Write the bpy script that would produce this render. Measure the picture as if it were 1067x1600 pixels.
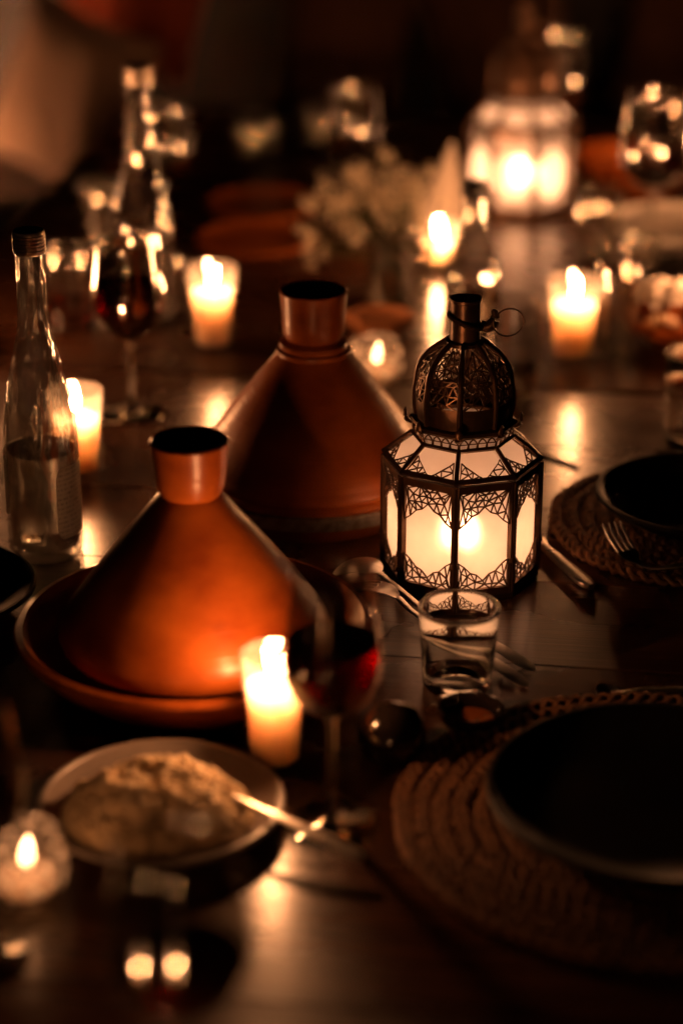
import bpy, math, random
from mathutils import Vector, Matrix, noise
from mathutils.geometry import delaunay_2d_cdt

PI = math.pi
rad = math.radians
for o in list(bpy.data.objects):
    bpy.data.objects.remove(o)
SC = bpy.context.scene
COL = SC.collection
random.seed(7)

# ------------------------------------------------------------------ camera, world, exposure
TT = 0.75                                   # table top height above the floor
cam_d = bpy.data.cameras.new('camera')
cam_d.sensor_fit = 'VERTICAL'
cam_d.sensor_height = 36.0
cam_d.sensor_width = 24.0
cam_d.lens = 78.75
cam_d.clip_start = 0.05
cam_d.clip_end = 200
cam_d.dof.use_dof = True
cam_d.dof.focus_distance = 2.03
cam_d.dof.aperture_fstop = 1.8
cam = bpy.data.objects.new('camera', cam_d)
COL.objects.link(cam)
cam.location = (0, 0, TT + 0.9)
cam.rotation_euler = (rad(90 - 23.5), 0, 0)
SC.camera = cam

W = bpy.data.worlds.new('World')
SC.world = W
W.use_nodes = True
wn = W.node_tree
bg = wn.nodes['Background']
sky = wn.nodes.new('ShaderNodeTexSky')
sky.sky_type = 'NISHITA'
sky.sun_disc = False
sky.sun_elevation = rad(-6)
sky.sun_rotation = rad(200)
wn.links.new(sky.outputs[0], bg.inputs[0])
bg.inputs[1].default_value = 0.05

SC.view_settings.view_transform = 'Standard'
SC.view_settings.look = 'None'
SC.view_settings.gamma = 1
SC.view_settings.use_curve_mapping = False
SC.view_settings.exposure = 1.45
cy = SC.cycles
cy.use_denoising = True
cy.max_bounces = 14
cy.transmission_bounces = 12
cy.transparent_max_bounces = 24
cy.glossy_bounces = 6
cy.diffuse_bounces = 4
cy.sample_clamp_indirect = 3.0
cy.sample_clamp_direct = 0
cy.blur_glossy = 0.6
cy.caustics_reflective = False
cy.caustics_refractive = True
cy.use_adaptive_sampling = False

FLAME_COL = (1.0, 0.405, 0.16)
FLAME_L = 260.0

# ------------------------------------------------------------------ mesh helpers
class MB:
    def __init__(s):
        s.v = []; s.f = []
    def add(s, vs, fs):
        n = len(s.v)
        s.v += [tuple(p) for p in vs]
        s.f += [tuple(i + n for i in q) for q in fs]
        return s
    def lathe(s, prof, seg=48, mod=None, off=(0, 0, 0)):
        rows = []
        vs = []
        for (r, z) in prof:
            if r <= 1e-6:
                rows.append([len(vs)]); vs.append((off[0], off[1], off[2] + z))
            else:
                row = []
                for k in range(seg):
                    a = 2 * PI * k / seg
                    rr = r * (mod(a, z) if mod else 1)
                    row.append(len(vs))
                    vs.append((off[0] + rr * math.cos(a), off[1] + rr * math.sin(a), off[2] + z))
                rows.append(row)
        fs = []
        for A, B in zip(rows, rows[1:]):
            if len(A) == 1 and len(B) == 1:
                continue
            for k in range(seg):
                j = (k + 1) % seg
                if len(A) == 1:
                    fs.append((A[0], B[j], B[k]))
                elif len(B) == 1:
                    fs.append((A[k], A[j], B[0]))
                else:
                    fs.append((A[k], A[j], B[j], B[k]))
        return s.add(vs, fs)
    def box(s, lo, hi, ch=0.0):
        x0, y0, z0 = lo; x1, y1, z1 = hi
        if ch <= 0:
            vs = [(x0, y0, z0), (x1, y0, z0), (x1, y1, z0), (x0, y1, z0), (x0, y0, z1), (x1, y0, z1), (x1, y1, z1), (x0, y1, z1)]
            return s.add(vs, [(0, 3, 2, 1), (4, 5, 6, 7), (0, 1, 5, 4), (1, 2, 6, 5), (2, 3, 7, 6), (3, 0, 4, 7)])
        c = ch
        vs = [(x0, y0, z0), (x1, y0, z0), (x1, y1, z0), (x0, y1, z0),
              (x0, y0, z1 - c), (x1, y0, z1 - c), (x1, y1, z1 - c), (x0, y1, z1 - c),
              (x0 + c, y0 + c, z1), (x1 - c, y0 + c, z1), (x1 - c, y1 - c, z1), (x0 + c, y1 - c, z1)]
        fs = [(0, 3, 2, 1), (8, 9, 10, 11)]
        for a, b in ((0, 4), (4, 8)):
            for k in range(4):
                j = (k + 1) % 4
                fs.append((a + k, a + j, b + j, b + k))
        return s.add(vs, fs)
    def bar(s, p, q, w, d, n):
        """a rectangular bar from p to q, w wide in the plane with normal n, d deep along n"""
        p = Vector(p); q = Vector(q); n = Vector(n).normalized()
        t = (q - p)
        if t.length < 1e-7:
            return s
        t.normalize()
        b = n.cross(t).normalized() * (w / 2)
        m = n * (d / 2)
        vs = [p - b - m, p + b - m, p + b + m, p - b + m, q - b - m, q + b - m, q + b + m, q - b + m]
        return s.add(vs, [(0, 1, 2, 3), (7, 6, 5, 4), (0, 4, 5, 1), (1, 5, 6, 2), (2, 6, 7, 3), (3, 7, 4, 0)])
    def tube(s, pts, r, seg=8, closed=False, flat=1.0):
        pts = [Vector(p) for p in pts]
        n = len(pts)
        rs = r if isinstance(r, (list, tuple)) else [r] * n
        vs = []; fs = []
        up = Vector((0, 0, 1))
        for i, p in enumerate(pts):
            a = pts[(i - 1) % n] if (closed or i > 0) else p
            b = pts[(i + 1) % n] if (closed or i < n - 1) else p
            t = (b - a).normalized()
            u = up if abs(t.dot(up)) < 0.95 else Vector((1, 0, 0))
            x = t.cross(u).normalized(); y = x.cross(t).normalized()
            for k in range(seg):
                an = 2 * PI * k / seg
                vs.append(p + x * (rs[i] * math.cos(an)) + y * (rs[i] * flat * math.sin(an)))
        m = n if closed else n - 1
        for i in range(m):
            for k in range(seg):
                j = (k + 1) % seg; i2 = (i + 1) % n
                fs.append((i * seg + k, i * seg + j, i2 * seg + j, i2 * seg + k))
        if not closed:
            fs.append(tuple(reversed(range(seg))))
            fs.append(tuple((n - 1) * seg + k for k in range(seg)))
        return s.add(vs, fs)
    def mesh(s, name, smooth=True, angle=40):
        me = bpy.data.meshes.new(name)
        me.from_pydata(s.v, [], s.f)
        me.update()
        if smooth:
            me.polygons.foreach_set('use_smooth', [True] * len(me.polygons))
            me.set_sharp_from_angle(angle=rad(angle))
        return me
    def build(s, name, mat, parent=None, smooth=True, angle=40, loc=None, rot=None):
        return place(s.mesh(name, smooth, angle), name, mat, parent, loc, rot)

def place(me, name, mat, parent=None, loc=None, rot=None):
    if mat is not None and not me.materials:
        me.materials.append(mat)
    o = bpy.data.objects.new(name, me)
    COL.objects.link(o)
    if parent is not None:
        o.parent = parent
    if loc is not None:
        o.location = loc
    if rot is not None:
        o.rotation_euler = rot
    return o

def tag(o, label, cat, group=None):
    o['label'] = label; o['category'] = cat
    if group:
        o['group'] = group
    return o

def thing(name, label, cat, loc, rotz=0, group=None, scale=1.0):
    o = bpy.data.objects.new(name, None)
    COL.objects.link(o)
    o.empty_display_size = 0.05
    o.location = (loc[0], loc[1], TT + (loc[2] if len(loc) > 2 else 0))
    o.rotation_euler = (0, 0, rotz)
    o.scale = (scale,) * 3
    return tag(o, label, cat, group)

def struct(o):
    o['kind'] = 'structure'
    return o

def smoothstep(a, b, x):
    t = min(1, max(0, (x - a) / (b - a)))
    return t * t * (3 - 2 * t)

def interp(tab, x):
    if x <= tab[0][0]:
        return tab[0][1]
    for (a, va), (b, vb) in zip(tab, tab[1:]):
        if x <= b:
            return va + (vb - va) * (x - a) / (b - a)
    return tab[-1][1]

def spline(pts, n):
    """Catmull-Rom through the points"""
    P = [Vector(p) for p in pts]
    P = [2 * P[0] - P[1]] + P + [2 * P[-1] - P[-2]]
    out = []
    m = len(P) - 3
    for i in range(n + 1):
        x = i / n * m
        k = min(int(x), m - 1); t = x - k
        a, b, c, d = P[k:k + 4]
        out.append(0.5 * ((2 * b) + (c - a) * t + (2 * a - 5 * b + 4 * c - d) * t * t + (3 * b - a - 3 * c + d) * t ** 3))
    return out

# ------------------------------------------------------------------ materials
def newmat(name):
    m = bpy.data.materials.new(name)
    m.use_nodes = True
    m.node_tree.nodes.clear()
    out = m.node_tree.nodes.new('ShaderNodeOutputMaterial')
    return m, m.node_tree, out

def N(nt, kind, **kw):
    n = nt.nodes.new(kind)
    for k, v in kw.items():
        if k.startswith('i_'):
            n.inputs[k[2:].replace('_', ' ')].default_value = v
        else:
            setattr(n, k, v)
    return n

def principled(name, base, rough=0.5, metal=0.0, noise=None, bump=None, spec=0.5, coat=0.0, sheen=0.0, rings=None):
    """noise = (scale, colour2, detail, stretch xyz); bump = (scale, strength, distance)"""
    m, nt, out = newmat(name)
    b = N(nt, 'ShaderNodeBsdfPrincipled')
    b.inputs['Base Color'].default_value = (*base, 1)
    b.inputs['Roughness'].default_value = rough
    b.inputs['Metallic'].default_value = metal
    b.inputs['Specular IOR Level'].default_value = spec
    b.inputs['Coat Weight'].default_value = coat
    b.inputs['Sheen Weight'].default_value = sheen
    nt.links.new(b.outputs[0], out.inputs[0])
    tc = N(nt, 'ShaderNodeTexCoord')
    if noise:
        sc, c2, det, st = noise
        mp = N(nt, 'ShaderNodeMapping'); mp.inputs['Scale'].default_value = st
        nt.links.new(tc.outputs['Object'], mp.inputs[0])
        nz = N(nt, 'ShaderNodeTexNoise'); nz.inputs['Scale'].default_value = sc; nz.inputs['Detail'].default_value = det
        nt.links.new(mp.outputs[0], nz.inputs['Vector'])
        rp = N(nt, 'ShaderNodeValToRGB')
        rp.color_ramp.elements[0].position = 0.35; rp.color_ramp.elements[0].color = (*base, 1)
        rp.color_ramp.elements[1].position = 0.68; rp.color_ramp.elements[1].color = (*c2, 1)
        nt.links.new(nz.outputs['Fac'], rp.inputs[0])
        nt.links.new(rp.outputs[0], b.inputs['Base Color'])
        mr = N(nt, 'ShaderNodeMapRange')
        mr.inputs['To Min'].default_value = max(0.02, rough - 0.08); mr.inputs['To Max'].default_value = min(1, rough + 0.1)
        nt.links.new(nz.outputs['Fac'], mr.inputs['Value'])
        nt.links.new(mr.outputs[0], b.inputs['Roughness'])
    if bump:
        sc, stg, dist = bump
        nb = N(nt, 'ShaderNodeTexNoise'); nb.inputs['Scale'].default_value = sc; nb.inputs['Detail'].default_value = 4
        nt.links.new(tc.outputs['Object'], nb.inputs['Vector'])
        bp = N(nt, 'ShaderNodeBump'); bp.inputs['Strength'].default_value = stg; bp.inputs['Distance'].default_value = dist
        nt.links.new(nb.outputs['Fac'], bp.inputs['Height'])
        nt.links.new(bp.outputs[0], b.inputs['Normal'])
        if rings:
            sp = N(nt, 'ShaderNodeSeparateXYZ'); nt.links.new(tc.outputs['Object'], sp.inputs[0])
            n1 = N(nt, 'ShaderNodeTexNoise', noise_dimensions='1D'); n1.inputs['Scale'].default_value = rings[0]; n1.inputs['Detail'].default_value = 2
            nt.links.new(sp.outputs['Z'], n1.inputs['W'])
            b2 = N(nt, 'ShaderNodeBump'); b2.inputs['Strength'].default_value = 0.30; b2.inputs['Distance'].default_value = rings[1]
            nt.links.new(n1.outputs['Fac'], b2.inputs['Height']); nt.links.new(bp.outputs[0], b2.inputs['Normal'])
            nt.links.new(b2.outputs[0], b.inputs['Normal'])
    return m

def wood_mat():
    m, nt, out = newmat('dark_table_wood')
    L = nt.links.new
    b = N(nt, 'ShaderNodeBsdfPrincipled')
    L(b.outputs[0], out.inputs[0])
    tc = N(nt, 'ShaderNodeTexCoord'); oi = N(nt, 'ShaderNodeObjectInfo')
    sh = N(nt, 'ShaderNodeVectorMath', operation='ADD')
    ml = N(nt, 'ShaderNodeVectorMath', operation='SCALE'); ml.inputs[0].default_value = (7, 3, 1)
    L(oi.outputs['Random'], ml.inputs['Scale'])
    L(tc.outputs['Object'], sh.inputs[0]); L(ml.outputs[0], sh.inputs[1])
    mp = N(nt, 'ShaderNodeMapping'); mp.inputs['Scale'].default_value = (1.2, 16, 16)
    L(sh.outputs[0], mp.inputs[0])
    n1 = N(nt, 'ShaderNodeTexNoise'); n1.inputs['Scale'].default_value = 3.0; n1.inputs['Detail'].default_value = 7; n1.inputs['Roughness'].default_value = 0.65; n1.inputs['Distortion'].default_value = 0.4
    L(mp.outputs[0], n1.inputs['Vector'])
    mp2 = N(nt, 'ShaderNodeMapping'); mp2.inputs['Scale'].default_value = (6, 220, 220)
    L(sh.outputs[0], mp2.inputs[0])
    n2 = N(nt, 'ShaderNodeTexNoise'); n2.inputs['Scale'].default_value = 2.0; n2.inputs['Detail'].default_value = 3
    L(mp2.outputs[0], n2.inputs['Vector'])
    rp = N(nt, 'ShaderNodeValToRGB')
    rp.color_ramp.elements[0].position = 0.3; rp.color_ramp.elements[0].color = (0.032, 0.0105, 0.0035, 1)
    rp.color_ramp.elements[1].position = 0.72; rp.color_ramp.elements[1].color = (0.092, 0.033, 0.011, 1)
    L(n1.outputs['Fac'], rp.inputs[0])
    mx = N(nt, 'ShaderNodeMix', data_type='RGBA', blend_type='MULTIPLY'); mx.inputs['Factor'].default_value = 0.55
    L(rp.outputs[0], mx.inputs[6])
    r2 = N(nt, 'ShaderNodeValToRGB')
    r2.color_ramp.elements[0].position = 0.36; r2.color_ramp.elements[0].color = (0.3, 0.28, 0.25, 1)
    r2.color_ramp.elements[1].position = 0.55; r2.color_ramp.elements[1].color = (1, 1, 1, 1)
    L(n2.outputs['Fac'], r2.inputs[0]); L(r2.outputs[0], mx.inputs[7])
    hs = N(nt, 'ShaderNodeMapRange'); hs.inputs['To Min'].default_value = 0.8; hs.inputs['To Max'].default_value = 1.2
    L(oi.outputs['Random'], hs.inputs['Value'])
    hv = N(nt, 'ShaderNodeHueSaturation'); L(hs.outputs[0], hv.inputs['Value']); L(mx.outputs[2], hv.inputs['Color'])
    L(hv.outputs[0], b.inputs['Base Color'])
    n3 = N(nt, 'ShaderNodeTexNoise'); n3.inputs['Scale'].default_value = 5; n3.inputs['Detail'].default_value = 5
    L(sh.outputs[0], n3.inputs['Vector'])
    rr = N(nt, 'ShaderNodeMapRange'); rr.inputs['From Min'].default_value = 0.3; rr.inputs['From Max'].default_value = 0.7
    rr.inputs['To Min'].default_value = 0.20; rr.inputs['To Max'].default_value = 0.36
    L(n3.outputs['Fac'], rr.inputs['Value']); L(rr.outputs[0], b.inputs['Roughness'])
    bp = N(nt, 'ShaderNodeBump'); bp.inputs['Strength'].default_value = 0.35; bp.inputs['Distance'].default_value = 0.0008
    L(n2.outputs['Fac'], bp.inputs['Height']); L(bp.outputs[0], b.inputs['Normal'])
    b.inputs['Specular IOR Level'].default_value = 0.62
    return m

def thin_glass(name, tint=(0.97, 0.95, 0.92), rough=0.03, boost=1.6, bump=None, frost=0.0, frost_col=(0.9, 0.85, 0.78), cells=None):
    """clear glass for thin walls: Schlick reflection over straight transmission"""
    m, nt, out = newmat(name)
    L = nt.links.new
    ge = N(nt, 'ShaderNodeNewGeometry')
    d = N(nt, 'ShaderNodeVectorMath', operation='DOT_PRODUCT')
    L(ge.outputs['Normal'], d.inputs[0]); L(ge.outputs['Incoming'], d.inputs[1])
    ab = N(nt, 'ShaderNodeMath', operation='ABSOLUTE'); L(d.outputs['Value'], ab.inputs[0])
    om = N(nt, 'ShaderNodeMath', operation='SUBTRACT', use_clamp=True); om.inputs[0].default_value = 1; L(ab.outputs[0], om.inputs[1])
    pw = N(nt, 'ShaderNodeMath', operation='POWER'); pw.inputs[1].default_value = 4; L(om.outputs[0], pw.inputs[0])
    ma = N(nt, 'ShaderNodeMath', operation='MULTIPLY_ADD', use_clamp=True); ma.inputs[1].default_value = 0.80; ma.inputs[2].default_value = 0.04 * boost
    L(pw.outputs[0], ma.inputs[0])
    tr = N(nt, 'ShaderNodeBsdfTransparent'); tr.inputs[0].default_value = (*tint, 1)
    gl = N(nt, 'ShaderNodeBsdfGlossy'); gl.inputs['Roughness'].default_value = rough
    src = tr
    if frost > 0:
        tl = N(nt, 'ShaderNodeBsdfTranslucent'); tl.inputs[0].default_value = (*frost_col, 1)
        df = N(nt, 'ShaderNodeBsdfDiffuse'); df.inputs[0].default_value = (*frost_col, 1)
        m1 = N(nt, 'ShaderNodeMixShader'); m1.inputs[0].default_value = 0.35
        L(tl.outputs[0], m1.inputs[1]); L(df.outputs[0], m1.inputs[2])
        m2 = N(nt, 'ShaderNodeMixShader'); m2.inputs[0].default_value = frost
        L(tr.outputs[0], m2.inputs[1]); L(m1.outputs[0], m2.inputs[2])
        src = m2
        if cells:
            tv = N(nt, 'ShaderNodeTexCoord')
            vo = N(nt, 'ShaderNodeTexVoronoi', feature='DISTANCE_TO_EDGE'); vo.inputs['Scale'].default_value = cells
            L(tv.outputs['Object'], vo.inputs['Vector'])
            vr = N(nt, 'ShaderNodeMapRange'); vr.inputs['From Max'].default_value = 0.30; vr.inputs['To Min'].default_value = frost * 0.05; vr.inputs['To Max'].default_value = min(1, frost * 2.4)
            L(vo.outputs['Distance'], vr.inputs['Value']); L(vr.outputs[0], m2.inputs[0])
    mx = N(nt, 'ShaderNodeMixShader')
    L(ma.outputs[0], mx.inputs[0]); L(src.outputs[0], mx.inputs[1]); L(gl.outputs[0], mx.inputs[2])
    L(mx.outputs[0], out.inputs[0])
    if bump:
        tc = N(nt, 'ShaderNodeTexCoord')
        mp = N(nt, 'ShaderNodeMapping'); mp.inputs['Scale'].default_value = (1, 1, 0.3)
        L(tc.outputs['Object'], mp.inputs[0])
        vz = N(nt, 'ShaderNodeTexNoise'); vz.inputs['Scale'].default_value = bump[0]
        L(mp.outputs[0], vz.inputs['Vector'])
        bp = N(nt, 'ShaderNodeBump'); bp.inputs['Strength'].default_value = bump[1]; bp.inputs['Distance'].default_value = bump[2]
        L(vz.outputs['Fac'], bp.inputs['Height']); L(bp.outputs[0], gl.inputs['Normal'])
    return m

def thick_glass(name, col=(0.97, 0.97, 0.95), ior=1.47, rough=0.0, bump=None):
    m, nt, out = newmat(name)
    g = N(nt, 'ShaderNodeBsdfGlass'); g.inputs['Color'].default_value = (*col, 1)
    g.inputs['IOR'].default_value = ior; g.inputs['Roughness'].default_value = rough
    nt.links.new(g.outputs[0], out.inputs[0])
    if bump:
        tc = N(nt, 'ShaderNodeTexCoord')
        mp = N(nt, 'ShaderNodeMapping'); mp.inputs['Scale'].default_value = (1, 1, 0.25)
        nt.links.new(tc.outputs['Object'], mp.inputs[0])
        vz = N(nt, 'ShaderNodeTexNoise'); vz.inputs['Scale'].default_value = bump[0]; vz.inputs['Detail'].default_value = 3
        nt.links.new(mp.outputs[0], vz.inputs['Vector'])
        bp = N(nt, 'ShaderNodeBump'); bp.inputs['Strength'].default_value = bump[1]; bp.inputs['Distance'].default_value = bump[2]
        nt.links.new(vz.outputs['Fac'], bp.inputs['Height']); nt.links.new(bp.outputs[0], g.inputs['Normal'])
    return m

def flame_mat(name, k):
    m, nt, out = newmat(name)
    e = N(nt, 'ShaderNodeEmission'); e.inputs[0].default_value = (*FLAME_COL, 1); e.inputs[1].default_value = k
    nt.links.new(e.outputs[0], out.inputs[0])
    return m

def wax_mat():
    m, nt, out = newmat('cream_wax')
    b = N(nt, 'ShaderNodeBsdfPrincipled')
    b.inputs['Base Color'].default_value = (0.70, 0.50, 0.39, 1)
    b.inputs['Roughness'].default_value = 0.45
    b.inputs['Subsurface Weight'].default_value = 1.0
    b.inputs['Subsurface Radius'].default_value = (1.0, 1.0, 0.9)
    b.inputs['Subsurface Scale'].default_value = 0.09
    nt.links.new(b.outputs[0], out.inputs[0])
    return m

def frosted_mat():
    m, nt, out = newmat('frosted_lantern_glass')
    L = nt.links.new
    tc = N(nt, 'ShaderNodeTexCoord')
    nz = N(nt, 'ShaderNodeTexNoise'); nz.inputs['Scale'].default_value = 60; nz.inputs['Detail'].default_value = 3
    L(tc.outputs['Object'], nz.inputs['Vector'])
    rp = N(nt, 'ShaderNodeValToRGB')
    rp.color_ramp.elements[0].color = (0.68, 0.69, 0.77, 1); rp.color_ramp.elements[1].color = (0.84, 0.86, 0.94, 1)
    L(nz.outputs['Fac'], rp.inputs[0])
    tl = N(nt, 'ShaderNodeBsdfTranslucent'); L(rp.outputs[0], tl.inputs[0])
    df = N(nt, 'ShaderNodeBsdfDiffuse'); L(rp.outputs[0], df.inputs[0])
    rf = N(nt, 'ShaderNodeBsdfRefraction'); rf.inputs['IOR'].default_value = 1.33; rf.inputs['Roughness'].default_value = 0.62
    L(rp.outputs[0], rf.inputs[0])
    gl = N(nt, 'ShaderNodeBsdfGlossy'); gl.inputs['Roughness'].default_value = 0.35
    a = N(nt, 'ShaderNodeMixShader'); a.inputs[0].default_value = 0.35
    L(tl.outputs[0], a.inputs[1]); L(df.outputs[0], a.inputs[2])
    b = N(nt, 'ShaderNodeMixShader'); b.inputs[0].default_value = 0.17
    L(a.outputs[0], b.inputs[1]); L(rf.outputs[0], b.inputs[2])
    c = N(nt, 'ShaderNodeMixShader'); c.inputs[0].default_value = 0.04
    L(b.outputs[0], c.inputs[1]); L(gl.outputs[0], c.inputs[2])
    L(c.outputs[0], out.inputs[0])
    return m

def label_mat():
    m, nt, out = newmat('printed_bottle_label')
    L = nt.links.new
    b = N(nt, 'ShaderNodeBsdfPrincipled'); b.inputs['Roughness'].default_value = 0.5
    uv = N(nt, 'ShaderNodeTexCoord')
    mp = N(nt, 'ShaderNodeMapping'); mp.inputs['Scale'].default_value = (22, 15, 1)
    L(uv.outputs['UV'], mp.inputs[0])
    bk = N(nt, 'ShaderNodeTexBrick'); bk.inputs['Scale'].default_value = 1.0
    bk.inputs['Color1'].default_value = (0.1, 0.09, 0.08, 1); bk.inputs['Color2'].default_value = (0.88, 0.85, 0.79, 1)
    bk.inputs['Mortar'].default_value = (0.88, 0.85, 0.79, 1); bk.inputs['Mortar Size'].default_value = 0.28
    bk.inputs['Brick Width'].default_value = 0.9; bk.inputs['Row Height'].default_value = 1.0
    L(mp.outputs[0], bk.inputs['Vector'])
    L(bk.outputs['Color'], b.inputs['Base Color'])
    tl = N(nt, 'ShaderNodeBsdfTranslucent'); L(bk.outputs['Color'], tl.inputs[0])
    mx = N(nt, 'ShaderNodeMixShader'); mx.inputs[0].default_value = 0.5
    L(b.outputs[0], mx.inputs[1]); L(tl.outputs[0], mx.inputs[2]); L(mx.outputs[0], out.inputs[0])
    return m

MT = {}
MT['wood'] = wood_mat()
MT['clay'] = principled('terracotta_clay', (0.17, 0.033, 0.005), 0.30, noise=(13, (0.37, 0.094, 0.013), 9, (1, 1, 1.6)), bump=(60, 0.2, 0.002), spec=0.32, rings=(420, 0.0012))
MT['clay_raw'] = principled('unglazed_terracotta', (0.38, 0.14, 0.05), 0.62, noise=(25, (0.50, 0.20, 0.075), 6, (1, 1, 1)), bump=(180, 0.3, 0.001))
MT['band'] = principled('hammered_tin_band', (0.45, 0.40, 0.33), 0.38, 0.9, noise=(120, (0.25, 0.2, 0.15), 4, (1, 1, 1)), bump=(260, 0.5, 0.0015))
MT['bronze'] = principled('aged_dark_bronze', (0.055, 0.030, 0.018), 0.34, 0.75, noise=(45, (0.12, 0.06, 0.03), 5, (1, 1, 1)), bump=(150, 0.25, 0.0008))
MT['steel'] = principled('cutlery_steel', (0.60, 0.56, 0.50), 0.30, 1.0, noise=(30, (0.5, 0.46, 0.4), 4, (1, 6, 1)), bump=(220, 0.06, 0.0004))
MT['capmetal'] = principled('screw_cap_metal', (0.62, 0.52, 0.42), 0.35, 0.75, bump=(300, 0.1, 0.0004))
MT['blackcap'] = principled('black_plastic_cap', (0.012, 0.011, 0.010), 0.4)
MT['blackplate'] = principled('black_stoneware', (0.006, 0.005, 0.004), 0.5, spec=0.15, noise=(14, (0.011, 0.009, 0.007), 5, (1, 1, 1)), bump=(140, 0.12, 0.0008))
MT['greyplate'] = principled('warm_grey_stoneware', (0.20, 0.165, 0.14), 0.38, noise=(22, (0.27, 0.225, 0.19), 6, (1, 1, 1)), bump=(90, 0.1, 0.001))
MT['whiteplate'] = principled('off_white_china', (0.70, 0.66, 0.6), 0.3)
MT['straw'] = principled('woven_seagrass', (0.085, 0.033, 0.010), 0.8, noise=(160, (0.20, 0.084, 0.027), 4, (1, 1, 1)), bump=(420, 0.5, 0.001))
MT['rice'] = principled('cooked_couscous', (0.80, 0.60, 0.34), 0.65, noise=(70, (0.88, 0.72, 0.48), 5, (1, 1, 1)), bump=(260, 0.6, 0.002))
MT['grain'] = principled('couscous_grain', (0.82, 0.66, 0.42), 0.6)
MT['linen'] = principled('cream_linen', (0.66, 0.58, 0.50), 0.9, noise=(300, (0.72, 0.64, 0.56), 3, (1, 1, 1)), bump=(500, 0.3, 0.0008), sheen=0.2)
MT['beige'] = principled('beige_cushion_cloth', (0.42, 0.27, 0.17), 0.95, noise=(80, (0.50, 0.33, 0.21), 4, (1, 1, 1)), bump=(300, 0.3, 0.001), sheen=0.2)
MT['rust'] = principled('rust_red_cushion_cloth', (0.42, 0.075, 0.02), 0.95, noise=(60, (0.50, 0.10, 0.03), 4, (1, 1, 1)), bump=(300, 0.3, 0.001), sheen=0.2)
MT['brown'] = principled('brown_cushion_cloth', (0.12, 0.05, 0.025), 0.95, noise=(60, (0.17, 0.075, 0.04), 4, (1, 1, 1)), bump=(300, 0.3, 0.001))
MT['benchwood'] = principled('dark_bench_wood', (0.02, 0.011, 0.007), 0.5, noise=(8, (0.035, 0.02, 0.012), 5, (1, 10, 1)))
MT['floor'] = principled('dark_floor_tile', (0.025, 0.017, 0.012), 0.55, noise=(3, (0.04, 0.028, 0.02), 6, (1, 1, 1)), bump=(30, 0.2, 0.003))
MT['wick'] = principled('charred_wick', (0.01, 0.008, 0.006), 0.9)
MT['wax'] = wax_mat()
MT['frost'] = frosted_mat()
MT['flame'] = flame_mat('candle_flame', FLAME_L)
MT['flame_lantern'] = flame_mat('lantern_candle_flame', FLAME_L * 0.34)
MT['flame_far'] = flame_mat('far_lantern_flame', FLAME_L * 0.62)
MT['flame_fill'] = flame_mat('cushion_fill_flame', FLAME_L * 4)  # extra strong flame, added only to brighten the cushions
MT['flame_votive'] = flame_mat('votive_flame', FLAME_L * 0.027)
MT['glass'] = thin_glass('clear_thin_glass', boost=5.5, rough=0.06)
MT['glass_wavy'] = thin_glass('uneven_blown_glass', boost=6.0, rough=0.06, bump=(55, 0.7, 0.006))
MT['glass_candle'] = thin_glass('candle_holder_glass', boost=1.4, frost=0.045)
MT['crackle'] = thin_glass('crackle_glass', tint=(0.93, 0.88, 0.8), boost=1.6, rough=0.06, frost=0.30, bump=(180, 0.6, 0.002), cells=62)
MT['refr'] = thick_glass('clear_refracting_glass')
MT['bottle'] = thin_glass('bottle_glass', tint=(0.97, 0.97, 0.95), boost=7.0, rough=0.08, bump=(45, 1.0, 0.010), frost=0.018)
MT['water'] = thick_glass('still_water', (0.99, 0.99, 0.97), 1.33)
MT['wine'] = thick_glass('red_wine', (0.34, 0.014, 0.008), 1.34)
MT['whisky'] = thick_glass('amber_drink', (0.8, 0.3, 0.08), 1.34)
MT['label'] = label_mat()
def petal_mat():
    m, nt, out = newmat('cream_petal')
    d = N(nt, 'ShaderNodeBsdfDiffuse'); d.inputs[0].default_value = (0.88, 0.80, 0.64, 1)
    t = N(nt, 'ShaderNodeBsdfTranslucent'); t.inputs[0].default_value = (0.86, 0.76, 0.58, 1)
    mx = N(nt, 'ShaderNodeMixShader'); mx.inputs[0].default_value = 0.45
    nt.links.new(d.outputs[0], mx.inputs[1]); nt.links.new(t.outputs[0], mx.inputs[2]); nt.links.new(mx.outputs[0], out.inputs[0])
    return m
MT['petal'] = petal_mat()
MT['leaf'] = principled('stem_green', (0.06, 0.08, 0.02), 0.6, noise=(40, (0.09, 0.11, 0.03), 3, (1, 1, 1)))
MT['bread'] = principled('bread_crust', (0.42, 0.17, 0.05), 0.7, noise=(30, (0.60, 0.32, 0.12), 5, (1, 1, 1)), bump=(90, 0.6, 0.004))
MT['blackglaze'] = principled('black_glazed_pot', (0.012, 0.008, 0.006), 0.12, bump=(50, 0.05, 0.0006), coat=0.3)

# ------------------------------------------------------------------ floor, bench, cushions, tables
fl = MB().box((-9, -5, -0.04), (9, 14, 0.0)).build('floor', MT['floor'], smooth=False)
struct(fl)

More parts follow.
